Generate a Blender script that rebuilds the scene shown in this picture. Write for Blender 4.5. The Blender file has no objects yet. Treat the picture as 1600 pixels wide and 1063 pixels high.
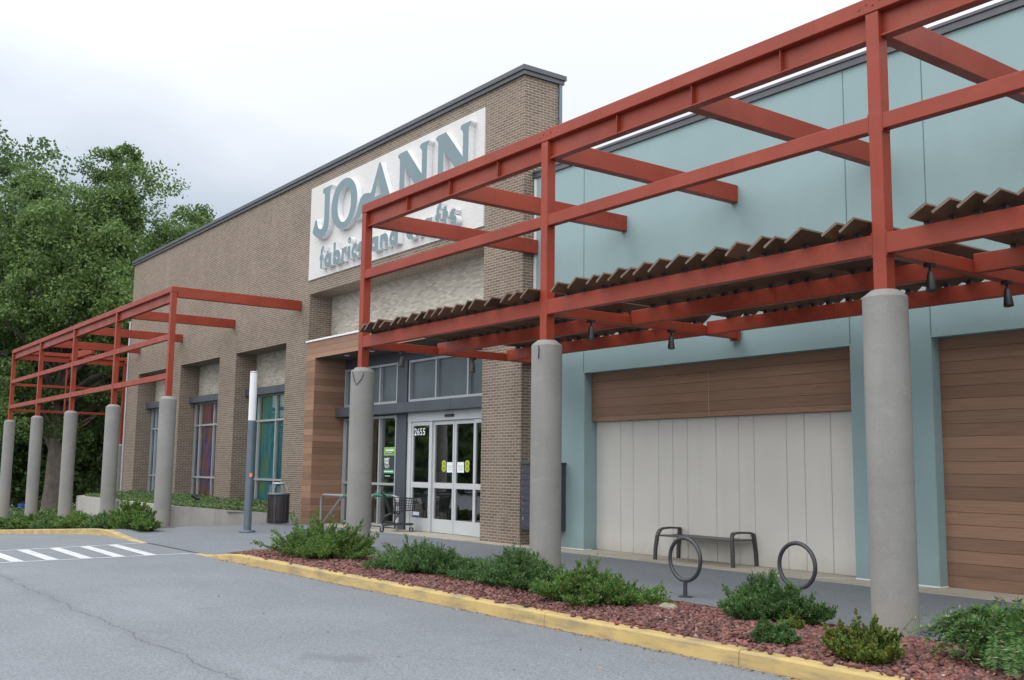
import bpy, math, random
import numpy as np
from mathutils import Vector, Matrix
from mathutils.geometry import tessellate_polygon
R = math.radians
sc = bpy.context.scene
col = sc.collection
rng = random.Random(7)
nrng = np.random.default_rng(11)

# ------------------------------------------------------------------ materials
def nt_new(name):
    m = bpy.data.materials.new(name); m.use_nodes = True
    nt = m.node_tree; nt.nodes.clear()
    out = nt.nodes.new('ShaderNodeOutputMaterial')
    b = nt.nodes.new('ShaderNodeBsdfPrincipled')
    nt.links.new(b.outputs[0], out.inputs[0])
    return m, nt, b, out
def N(nt, typ, ins=None, **kw):
    n = nt.nodes.new(typ)
    for k, v in kw.items(): setattr(n, k, v)
    for k, v in (ins or {}).items():
        s = n.inputs[k]
        if isinstance(v, bpy.types.NodeSocket): nt.links.new(v, s)
        else: s.default_value = v
    return n
def c4(c): return (c[0], c[1], c[2], 1)
def pos(nt): return N(nt, 'ShaderNodeNewGeometry').outputs['Position']
def noise(nt, vec, scale, detail=4, rough=.55, out='Fac'):
    return N(nt, 'ShaderNodeTexNoise', {'Vector': vec, 'Scale': scale, 'Detail': detail, 'Roughness': rough}).outputs[out]
def ramp(nt, fac, a, b, ca=(0,0,0), cb=(1,1,1)):
    r = N(nt, 'ShaderNodeValToRGB', {'Fac': fac})
    r.color_ramp.elements[0].position = a; r.color_ramp.elements[1].position = b
    r.color_ramp.elements[0].color = c4(ca); r.color_ramp.elements[1].color = c4(cb)
    return r.outputs['Color']
def mix(nt, fac, a, b, mode='MIX'):
    n = N(nt, 'ShaderNodeMix', data_type='RGBA', blend_type=mode)
    for idx, v in ((0, fac), (6, a), (7, b)):
        if isinstance(v, bpy.types.NodeSocket): nt.links.new(v, n.inputs[idx])
        elif idx == 0: n.inputs[0].default_value = v
        else: n.inputs[idx].default_value = c4(v)
    return n.outputs[2]
def mul(nt, vec, s):
    return N(nt, 'ShaderNodeVectorMath', {0: vec, 1: s}, operation='MULTIPLY').outputs[0]
def math_(nt, op, a, b=0.0):
    return N(nt, 'ShaderNodeMath', {0: a, 1: b}, operation=op).outputs[0]
def bump(nt, b, h, strength=.3, dist=.01):
    bn = N(nt, 'ShaderNodeBump', {'Height': h, 'Strength': strength, 'Distance': dist})
    nt.links.new(bn.outputs[0], b.inputs['Normal'])
def sc3(c, k): return tuple(min(1, x*k) for x in c)

def M(name, c, rough=.6, var=.12, scale=3.0, fine=40.0, finevar=.06, bmp=0.0, metallic=0.0, spec=.5, streak=None, dirt=None, coat=0, splash=None):
    """painted / cast surface: broad blotches, fine grain, optional vertical streaks and dirt patches"""
    m, nt, b, o = nt_new(name)
    p = pos(nt)
    f1 = ramp(nt, noise(nt, p, scale, 5), .3, .7)
    colr = mix(nt, f1, sc3(c, 1-var), sc3(c, 1+var))
    f2 = ramp(nt, noise(nt, p, fine, 3), .3, .7)
    colr = mix(nt, finevar*2, colr, mix(nt, f2, (.35,.35,.35), (.65,.65,.65)), 'OVERLAY')
    if streak:
        s = ramp(nt, noise(nt, mul(nt, p, (streak[0], streak[0], streak[1])), 1.0, 5, .6), .52, .75)
        colr = mix(nt, math_(nt, 'MULTIPLY', s, streak[2]), colr, streak[3])
    if dirt:
        d = ramp(nt, noise(nt, mul(nt, p, dirt[0]), 1.0, 6, .65), dirt[1], dirt[1]+.18)
        colr = mix(nt, math_(nt, 'MULTIPLY', d, dirt[2]), colr, dirt[3])
    if splash:      # mud thrown up from the pavement, ragged upper edge
        zz_ = N(nt, 'ShaderNodeSeparateXYZ', {0: p}).outputs[2]
        h_ = math_(nt, 'SUBTRACT', math_(nt, 'MULTIPLY', noise(nt, mul(nt, p, (2.5,2.5,1.2)), 1.0, 6, .65), splash[0]*2), zz_)
        colr = mix(nt, math_(nt, 'MULTIPLY', ramp(nt, h_, -.05, splash[0]), splash[1]), colr, splash[2])
    nt.links.new(colr, b.inputs['Base Color'])
    r = ramp(nt, noise(nt, p, scale*2.3, 4), .25, .75, (rough*.85,)*3, (min(1, rough*1.15),)*3)
    nt.links.new(r, b.inputs['Roughness'])
    b.inputs['Metallic'].default_value = metallic
    b.inputs['Specular IOR Level'].default_value = spec
    b.inputs['Coat Weight'].default_value = coat
    if bmp: bump(nt, b, noise(nt, p, fine, 4), bmp, .01)
    return m

def wall_uv(nt):
    """metres along the wall and up it, whichever way the wall faces"""
    g = N(nt, 'ShaderNodeNewGeometry')
    sp = N(nt, 'ShaderNodeSeparateXYZ', {0: g.outputs['Position']})
    sn = N(nt, 'ShaderNodeSeparateXYZ', {0: g.outputs['True Normal']})
    a = math_(nt, 'GREATER_THAN', math_(nt, 'ABSOLUTE', sn.outputs[0]), .5)
    mx = N(nt, 'ShaderNodeMix', {0: a, 2: sp.outputs[0], 3: sp.outputs[1]})
    flat = math_(nt, 'GREATER_THAN', math_(nt, 'ABSOLUTE', sn.outputs[2]), .5)
    my = N(nt, 'ShaderNodeMix', {0: flat, 2: sp.outputs[2], 3: sp.outputs[1]})
    cb = N(nt, 'ShaderNodeCombineXYZ', {0: mx.outputs[0], 1: my.outputs[0], 2: 0.0})
    return cb.outputs[0], g.outputs['Position']

def brick_mat(name, c1, c2, mortar, bw=.2255, rh=.0677, ms=.0062, wash=None, off=.5, patch=.14, bs=.35):
    m, nt, b, o = nt_new(name)
    uv, p = wall_uv(nt)
    # slight waviness of the courses
    w = N(nt, 'ShaderNodeVectorMath', {0: noise(nt, p, 2.2, 2, out='Color'), 1: (.5,.5,.5)}, operation='SUBTRACT').outputs[0]
    uv2 = N(nt, 'ShaderNodeVectorMath', {0: uv, 1: mul(nt, w, (.006,.004,0))}, operation='ADD').outputs[0]
    bt = N(nt, 'ShaderNodeTexBrick', {'Vector': uv2, 'Color1': c4(c1), 'Color2': c4(c2), 'Mortar': c4(mortar), 'Scale': 1.0,
        'Mortar Size': ms, 'Mortar Smooth': .25, 'Bias': 0.0, 'Brick Width': bw, 'Row Height': rh})
    bt.offset = off
    colr = bt.outputs['Color']
    f1 = ramp(nt, noise(nt, p, .55, 5), .3, .7)
    colr = mix(nt, 1.0, colr, mix(nt, f1, (1-patch,)*3, (1,1,1)), 'MULTIPLY')
    st = ramp(nt, noise(nt, mul(nt, p, (1.6,1.6,.18)), 1.0, 5, .6), .5, .8)
    colr = mix(nt, math_(nt, 'MULTIPLY', st, .22), colr, sc3(mortar, .95))
    if wash:
        wf = ramp(nt, noise(nt, mul(nt, p, (1.3,1.3,3.5)), 1.0, 6, .7), .38, .66)
        colr = mix(nt, math_(nt, 'MULTIPLY', wf, wash[1]), colr, wash[0])
    fine = ramp(nt, noise(nt, p, 90, 3), .3, .7)
    colr = mix(nt, .12, colr, mix(nt, fine, (.25,)*3, (.75,)*3), 'OVERLAY')
    nt.links.new(colr, b.inputs['Base Color'])
    b.inputs['Roughness'].default_value = .85
    b.inputs['Specular IOR Level'].default_value = .25
    bump(nt, b, math_(nt, 'SUBTRACT', 1.0, bt.outputs['Fac']), bs, .008)
    return m

def plank_mat(name, c, length=2.9, rh=.19, gap=.006, rough=.55):
    m, nt, b, o = nt_new(name)
    uv, p = wall_uv(nt)
    bt = N(nt, 'ShaderNodeTexBrick', {'Vector': uv, 'Color1': c4(sc3(c, .72)), 'Color2': c4(sc3(c, 1.25)), 'Mortar': c4(sc3(c, .22)), 'Scale': 1.0,
        'Mortar Size': gap, 'Mortar Smooth': .1, 'Bias': 0.0, 'Brick Width': length, 'Row Height': rh})
    bt.offset = .37
    g = noise(nt, mul(nt, uv, (1.5, 46, 1)), 1.0, 5, .6)
    colr = mix(nt, .5, bt.outputs['Color'], mix(nt, ramp(nt, g, .3, .7), (.3,.3,.3), (.68,.68,.68)), 'OVERLAY')
    bl = ramp(nt, noise(nt, p, .8, 4), .35, .7)
    colr = mix(nt, math_(nt, 'MULTIPLY', bl, .3), colr, (c[0]*.95, c[1]*1.1, c[2]*1.25))
    nt.links.new(colr, b.inputs['Base Color'])
    b.inputs['Roughness'].default_value = rough
    b.inputs['Specular IOR Level'].default_value = .3
    bump(nt, b, math_(nt, 'SUBTRACT', 1.0, bt.outputs['Fac']), .5, .006)
    return m

def asphalt_mat(name, c, speck=.4, crack=False, tint=(1,1,1)):
    m, nt, b, o = nt_new(name)
    p = pos(nt)
    f1 = ramp(nt, noise(nt, p, .35, 6, .6), .3, .7)
    colr = mix(nt, f1, sc3(c, .88), sc3(c, 1.1))
    f3 = ramp(nt, noise(nt, mul(nt, p, (.5,2.0,1)), 1.3, 6, .6), .35, .75)
    colr = mix(nt, math_(nt, 'MULTIPLY', f3, .35), colr, sc3(c, .82))
    vo = N(nt, 'ShaderNodeTexVoronoi', {'Vector': p, 'Scale': 75.0}).outputs['Color']
    sepv = N(nt, 'ShaderNodeSeparateColor', {0: vo}).outputs[0]
    colr = mix(nt, speck, colr, mix(nt, ramp(nt, sepv, .05, .95), (.2,.2,.2), (.8,.8,.8)), 'OVERLAY')
    f2 = ramp(nt, noise(nt, p, 28, 3), .35, .65)
    colr = mix(nt, .3, colr, mix(nt, f2, (.38,)*3, (.62,)*3), 'OVERLAY')
    pt = ramp(nt, noise(nt, mul(nt, p, (.10,.32,1)), 1.0, 3, .5), .48, .56)
    colr = mix(nt, math_(nt, 'MULTIPLY', pt, .22), colr, sc3(c, .8))
    oil = ramp(nt, noise(nt, p, .9, 2, .4), .70, .78)
    colr = mix(nt, math_(nt, 'MULTIPLY', oil, .4), colr, sc3(c, .5))
    # dark specks
    ds = ramp(nt, noise(nt, p, 9, 2), .70, .76)
    colr = mix(nt, math_(nt, 'MULTIPLY', ds, .45), colr, sc3(c, .45))
    if crack:
        s = N(nt, 'ShaderNodeSeparateXYZ', {0: p})
        wob = math_(nt, 'MULTIPLY', math_(nt, 'SUBTRACT', noise(nt, mul(nt, p, (1,.0,.0)), 1.1, 8, .62), .5), .55)
        d = math_(nt, 'ABSOLUTE', math_(nt, 'SUBTRACT', math_(nt, 'SUBTRACT', s.outputs[1], 3.63), wob))
        thick = math_(nt, 'MULTIPLY', noise(nt, p, 2.0, 3), .022)
        ck = math_(nt, 'LESS_THAN', d, thick)
        colr = mix(nt, math_(nt, 'MULTIPLY', ck, .55), colr, (.04,.04,.04))
        near = ramp(nt, d, 0.0, .22, (1,1,1), (0,0,0))
        colr = mix(nt, math_(nt, 'MULTIPLY', near, .14), colr, (.05,.05,.05))
    nt.links.new(colr, b.inputs['Base Color'])
    b.inputs['Roughness'].default_value = .82
    b.inputs['Specular IOR Level'].default_value = .35
    bump(nt, b, sepv, .35, .006)
    return m

def leaf_mat(name, c1, c2, c3=None, trans=.25, big=.6, rough=.5):
    m, nt, b, o = nt_new(name)
    g = N(nt, 'ShaderNodeNewGeometry')
    rnd = g.outputs['Random Per Island']
    colr = mix(nt, rnd, c1, c2)
    f = ramp(nt, noise(nt, g.outputs['Position'], big, 4), .4, .65)
    colr = mix(nt, math_(nt, 'MULTIPLY', f, .55), colr, sc3(c2, 1.25))
    if c3:
        wv = N(nt, 'ShaderNodeTexWhiteNoise', {'W': rnd}, noise_dimensions='1D').outputs['Value']
        colr = mix(nt, math_(nt, 'GREATER_THAN', wv, .93), colr, c3)
    nt.links.new(colr, b.inputs['Base Color'])
    b.inputs['Roughness'].default_value = rough
    b.inputs['Specular IOR Level'].default_value = .35
    t = N(nt, 'ShaderNodeBsdfTranslucent', {'Color': colr})
    mx = N(nt, 'ShaderNodeMixShader', {0: trans, 1: b.outputs[0], 2: t.outputs[0]})
    nt.links.new(mx.outputs[0], o.inputs[0])
    return m

def glass_mat(name, tint=(.55,.6,.6), refl=.05):
    m, nt, b, o = nt_new(name)
    tr = N(nt, 'ShaderNodeBsdfTransparent', {'Color': c4(tint)})
    p = pos(nt)
    bn = N(nt, 'ShaderNodeBump', {'Height': noise(nt, p, 1.1, 2), 'Strength': .06, 'Distance': .05})
    gl = N(nt, 'ShaderNodeBsdfGlossy', {'Color': (1,1,1,1), 'Roughness': .015, 'Normal': bn.outputs[0]})
    fr = N(nt, 'ShaderNodeFresnel', {'IOR': 1.5})
    fac = math_(nt, 'ADD', fr.outputs[0], refl)
    mx = N(nt, 'ShaderNodeMixShader', {0: fac, 1: tr.outputs[0], 2: gl.outputs[0]})
    nt.links.new(mx.outputs[0], o.inputs[0])
    return m

def graphic_mat(name, cols, scale=.55, seed=0.0, stretch=(1,1,.45)):
    """printed window film: soft swaths of colour"""
    m, nt, b, o = nt_new(name)
    p = pos(nt)
    q = N(nt, 'ShaderNodeVectorMath', {0: mul(nt, p, stretch), 1: (seed, seed*.7, seed*1.3)}, operation='ADD').outputs[0]
    n = N(nt, 'ShaderNodeTexNoise', {'Vector': q, 'Scale': scale, 'Detail': 2.0, 'Roughness': .5, 'Distortion': 1.6}).outputs['Fac']
    r = N(nt, 'ShaderNodeValToRGB', {'Fac': n})
    while len(r.color_ramp.elements) < len(cols): r.color_ramp.elements.new(.5)
    for i, c in enumerate(cols):
        e = r.color_ramp.elements[i]; e.position = .28 + .44*i/(len(cols)-1); e.color = c4(c)
    fold = ramp(nt, noise(nt, mul(nt, p, (7,7,.8)), 1.0, 3), .35, .7)
    colr = mix(nt, .28, r.outputs['Color'], mix(nt, fold, (.25,)*3, (.7,)*3), 'OVERLAY')
    nt.links.new(colr, b.inputs['Base Color']); b.inputs['Roughness'].default_value = .5
    return m

MAT = {}
MAT['brick'] = brick_mat('brick', (.138,.106,.082), (.205,.156,.122), (.40,.345,.28), ms=.008)
MAT['brick_light'] = brick_mat('brick_light', (.35,.315,.26), (.55,.51,.445), (.41,.375,.32), patch=.16, ms=.009)
MAT['brick_white'] = brick_mat('brick_white', (.61,.60,.59), (.64,.63,.62), (.57,.56,.55), patch=.05, bs=.6, ms=.008)
MAT['coping'] = M('coping', (.075,.078,.088), .45, .1, metallic=.2)
MAT['mint'] = M('mint', (.245,.345,.355), .75, .05, .5, 60, .06, .25, spec=.3, streak=(1.6,.1,.32,(.235,.31,.325)), splash=(.35,.5,(.2,.24,.235)))
MAT['mint_dark'] = M('mint_dark', (.1,.15,.16), .8)
MAT['panel_grey'] = M('panel_grey', (.575,.555,.515), .6, .04, .6, 50, .04, streak=(3,.2,.25,(.47,.46,.43)), dirt=((1.5,1.5,3),.6,.12,(.36,.35,.33)), splash=(.3,.45,(.36,.33,.28)))
MAT['wood_light'] = M('wood_light', (.27,.19,.14), .7)
MAT['panel_gap'] = M('panel_gap', (.13,.125,.12), .8)
MAT['wood'] = plank_mat('wood', (.262,.15,.096), 60, gap=.0042)
def red_mat(name,c):
    m, nt, b, o = nt_new(name); g=N(nt,'ShaderNodeNewGeometry'); p=g.outputs['Position']
    f1=ramp(nt,noise(nt,p,.9,5),.3,.7); colr=mix(nt,f1,sc3(c,.86),sc3(c,1.12))
    chalk=ramp(nt,noise(nt,mul(nt,p,(1.2,1.2,3)),1.0,6,.65),.5,.75)
    colr=mix(nt,math_(nt,'MULTIPLY',chalk,.32),colr,(.30,.085,.062))
    run=ramp(nt,noise(nt,mul(nt,p,(16,16,1.1)),1.0,4,.6),.6,.74)
    colr=mix(nt,math_(nt,'MULTIPLY',run,.5),colr,(.11,.02,.013))
    spots=ramp(nt,noise(nt,p,34,3),.70,.75); colr=mix(nt,math_(nt,'MULTIPLY',spots,.5),colr,(.10,.045,.025))
    nt.links.new(colr,b.inputs['Base Color'])
    nt.links.new(ramp(nt,noise(nt,p,2.4,5),.3,.7,(.36,)*3,(.55,)*3),b.inputs['Roughness']); b.inputs['Specular IOR Level'].default_value=.3
    bump(nt,b,noise(nt,p,3.0,4),.06,.02)
    return m
MAT['red']=red_mat('red',(.25,.038,.019))
def concrete_mat(name,c):
    m, nt, b, o = nt_new(name); p = pos(nt)
    sp = N(nt,'ShaderNodeSeparateXYZ',{0:p})
    f1 = ramp(nt, noise(nt, p, 1.3, 6, .6), .3, .7)
    colr = mix(nt, f1, sc3(c,.9), sc3(c,1.1))
    st = ramp(nt, noise(nt, mul(nt,p,(6,6,.4)),1.0,6,.6), .5,.75)
    colr = mix(nt, math_(nt,'MULTIPLY',st,.3), colr, sc3(c,.75))
    cl = ramp(nt, noise(nt, mul(nt,p,(2.2,2.2,5)),1.0,6,.65), .55,.72)
    colr = mix(nt, math_(nt,'MULTIPLY',cl,.4), colr, sc3(c,1.28))
    # lift line where the form was moved, and the odd smear round it
    lz = math_(nt,'ABSOLUTE',math_(nt,'SUBTRACT',math_(nt,'ADD',sp.outputs[2],math_(nt,'MULTIPLY',noise(nt,p,3.0,3),.05)),1.62))
    ll = ramp(nt, lz, 0.0, .02, (1,1,1),(0,0,0))
    colr = mix(nt, math_(nt,'MULTIPLY',ll,.2), colr, sc3(c,.7))
    # pale splash and lime at the foot, uneven upper edge
    hz = math_(nt,'SUBTRACT', math_(nt,'MULTIPLY',noise(nt,mul(nt,p,(3.5,3.5,2.2)),1.0,5,.6),.95), sp.outputs[2])
    fz = ramp(nt, hz, -.05,.12)
    colr = mix(nt, math_(nt,'MULTIPLY',fz,.5), colr, (c[0]*1.22,c[1]*1.16,c[2]*1.05))
    vo = N(nt,'ShaderNodeTexVoronoi',{'Vector':p,'Scale':26.0}).outputs['Distance']
    pick = math_(nt,'GREATER_THAN',noise(nt,p,7.0,2),.56)
    pore = math_(nt,'MULTIPLY',math_(nt,'LESS_THAN',vo,.13),pick)
    colr = mix(nt, math_(nt,'MULTIPLY',pore,.38), colr, sc3(c,.35))
    fine = ramp(nt, noise(nt,p,70,3),.3,.7)
    colr = mix(nt,.16,colr,mix(nt,fine,(.3,)*3,(.7,)*3),'OVERLAY')
    nt.links.new(colr,b.inputs['Base Color']); b.inputs['Roughness'].default_value=.88; b.inputs['Specular IOR Level'].default_value=.25
    bump(nt,b,math_(nt,'SUBTRACT',noise(nt,p,18,5),math_(nt,'MULTIPLY',pore,.8)),.3,.012)
    return m
MAT['concrete'] = concrete_mat('concrete',(.232,.228,.218))
MAT['concrete_wall'] = M('concrete_wall', (.36,.345,.32), .9, .12, .9, 40, .09, .25, streak=(2.5,.35,.45,(.2,.19,.175)))
MAT['concrete_pad'] = M('concrete_pad', (.36,.325,.265), .9, .14, 1.0, 45, .1, .2, dirt=((1.2,1.2,1.2),.55,.4,(.17,.15,.125)))
MAT['road'] = asphalt_mat('road', (.172,.188,.207), crack=True)
MAT['walk'] = asphalt_mat('walk', (.155,.17,.188), .45)
MAT['white_paint'] = M('white_paint', (.5,.52,.54), .6, .1, 2, 60, .1, dirt=((9,9,9),.52,.7,(.24,.25,.27)))
MAT['yellow'] = M('yellow', (.45,.325,.125), .7, .12, 1.5, 50, .08, .2, dirt=((1.4,1.4,8),.47,.75,(.2,.17,.11)), streak=(2.5,5,.5,(.34,.25,.12)))
MAT['mulch'] = M('mulch', (.07,.03,.026), .95, .3, 6, 70, .2, .6)
MAT['soil'] = M('soil', (.055,.045,.03), .95, .3, 2, 50, .2, .5)
MAT['slat'] = M('slat', (.125,.07,.043), .75, .3, 1.6, 30, .15, .3, streak=(14,14,.4,(.025,.018,.014)))
_nt=MAT['slat'].node_tree; _b=[n for n in _nt.nodes if n.type=='BSDF_PRINCIPLED'][0]; _src=_b.inputs['Base Color'].links[0].from_socket
_k=N(_nt,'ShaderNodeMapRange',{'Value':N(_nt,'ShaderNodeObjectInfo').outputs['Random'],'To Min':.55,'To Max':1.3}).outputs[0]
_nt.links.new(N(_nt,'ShaderNodeVectorMath',{0:_src,'Scale':_k},operation='SCALE').outputs[0],_b.inputs['Base Color'])
MAT['slat_end'] = M('slat_end', (.15,.11,.08), .85, .3, 8, 60, .15)
MAT['charcoal'] = M('charcoal', (.062,.072,.088), .42, .1, 1.5, 40, .04, metallic=.15)
MAT['alu'] = M('alu', (.42,.44,.455), .38, .05, 2, 40, .03, metallic=.35)
MAT['alu_door'] = M('alu_door', (.52,.54,.555), .42, .04, 2, 40, .03, metallic=.15)
MAT['steel'] = M('steel', (.115,.145,.18), .42, .1, 2.5, 40, .05, metallic=.25)
MAT['galv'] = M('galv', (.3,.31,.325), .4, .12, 5, 60, .05, metallic=.5)
MAT['green_sleeve'] = M('green_sleeve', (.03,.14,.09), .5, .15, 5)
MAT['black'] = M('black', (.014,.015,.018), .42, .15, 5)
MAT['rubber'] = M('rubber', (.03,.03,.032), .7, .15, 8)
MAT['dark_metal'] = M('dark_metal', (.055,.056,.064), .4, .15, 5, metallic=.3)
MAT['bench'] = M('bench', (.065,.062,.06), .42, .12, 6, metallic=.3)
MAT['can'] = M('can', (.042,.036,.036), .42, .15, 4, metallic=.2)
MAT['mailbox'] = M('mailbox', (.058,.062,.075), .4, .08, 4, metallic=.2)
MAT['white_flash'] = M('white_flash', (.7,.71,.72), .5, .04)
MAT['white_side'] = M('white_side', (.74,.75,.76), .45, .03)
MAT['teal_face'] = M('teal_face', (.14,.205,.225), .42, .05, .8)
MAT['acrylic'] = M('acrylic', (.68,.69,.715), .5, .01, 1, 10, .005)
_b=[n for n in MAT['acrylic'].node_tree.nodes if n.type=='BSDF_PRINCIPLED'][0]; _b.inputs['Subsurface Weight'].default_value=.8; _b.inputs['Subsurface Radius'].default_value=(.2,.2,.2)
MAT['bark'] = M('bark', (.12,.1,.085), .9, .25, 3, 14, .25, .8, streak=(7,.8,.6,(.05,.042,.036)))
MAT['twig'] = M('twig', (.09,.06,.04), .9, .3, 8)
MAT['pole_wood'] = M('pole_wood', (.36,.32,.28), .9, .15, 4)
MAT['leaf_oak'] = leaf_mat('leaf_oak', (.048,.095,.027), (.125,.2,.055), trans=.32, big=.35)
MAT['leaf_oak2'] = leaf_mat('leaf_oak2', (.045,.09,.03), (.1,.165,.055), trans=.3, big=.35)
MAT['leaf_dark'] = leaf_mat('leaf_dark', (.06,.115,.035), (.13,.21,.065), trans=.25, big=.3)
MAT['leaf_juniper'] = leaf_mat('leaf_juniper', (.045,.11,.026), (.13,.235,.055), (.2,.1,.035), .25, 2.2)
MAT['leaf_juniper2'] = leaf_mat('leaf_juniper2', (.038,.095,.032), (.1,.19,.06), (.15,.16,.06), .25, 2.2)
MAT['leaf_yew'] = leaf_mat('leaf_yew', (.035,.085,.03), (.10,.185,.055), None, .2, 3)
MAT['leaf_yellow'] = leaf_mat('leaf_yellow', (.055,.115,.025), (.17,.22,.045), (.3,.12,.03), .3, 3)
MAT['leaf_fern'] = leaf_mat('leaf_fern', (.025,.08,.02), (.095,.19,.045), (.35,.34,.22), .25, 2)
MAT['leaf_cover'] = leaf_mat('leaf_cover', (.05,.095,.03), (.13,.2,.07), (.2,.21,.14), .2, 1.5)
MAT['glass'] = glass_mat('glass', (.6,.65,.65), .15)
MAT['glass_tint'] = glass_mat('glass_tint', (.85,.88,.88), .03)
MAT['shade_film'] = M('shade_film', (.075,.1,.113), .22, .2, .8, 12, .05)
MAT['interior'] = M('interior', (.3,.3,.28), .8, .3, .8)
MAT['interior_floor'] = M('interior_floor', (.12,.11,.1), .5)
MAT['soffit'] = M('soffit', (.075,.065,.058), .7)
MAT['paper'] = M('paper', (.72,.78,.78), .7, .03)
MAT['lime'] = M('lime', (.42,.5,.03), .5, .05)
MAT['green_print'] = M('green_print', (.2,.42,.08), .5, .05)
MAT['green_print2'] = M('green_print2', (.04,.28,.14), .5, .05)
MAT['print_dark'] = M('print_dark', (.03,.035,.035), .5)
MAT['print_white'] = M('print_white', (.75,.77,.78), .5)
MAT['ink'] = M('ink', (.2,.24,.25), .7)
MAT['olive_ink'] = M('olive_ink', (.16,.19,.015), .7)
MAT['orange'] = M('orange', (.75,.25,.1), .5)
MAT['blue_plastic'] = M('blue_plastic', (.02,.06,.35), .4)
MAT['art_teal'] = graphic_mat('art_teal', [(.02,.1,.14),(.04,.3,.34),(.1,.42,.46),(.05,.3,.35),(.06,.38,.42),(.28,.42,.07),(.16,.12,.06)], .5, 4.7)
MAT['art_fire'] = graphic_mat('art_fire', [(.04,.04,.13),(.1,.1,.32),(.22,.15,.38),(.42,.15,.08),(.46,.23,.1),(.25,.05,.09),(.07,.04,.05)], .7, 8.4)
MAT['art_blue'] = graphic_mat('art_blue', [(.02,.08,.18),(.04,.3,.5),(.35,.6,.7),(.07,.32,.5),(.03,.14,.22)], .8, 1.7)

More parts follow.
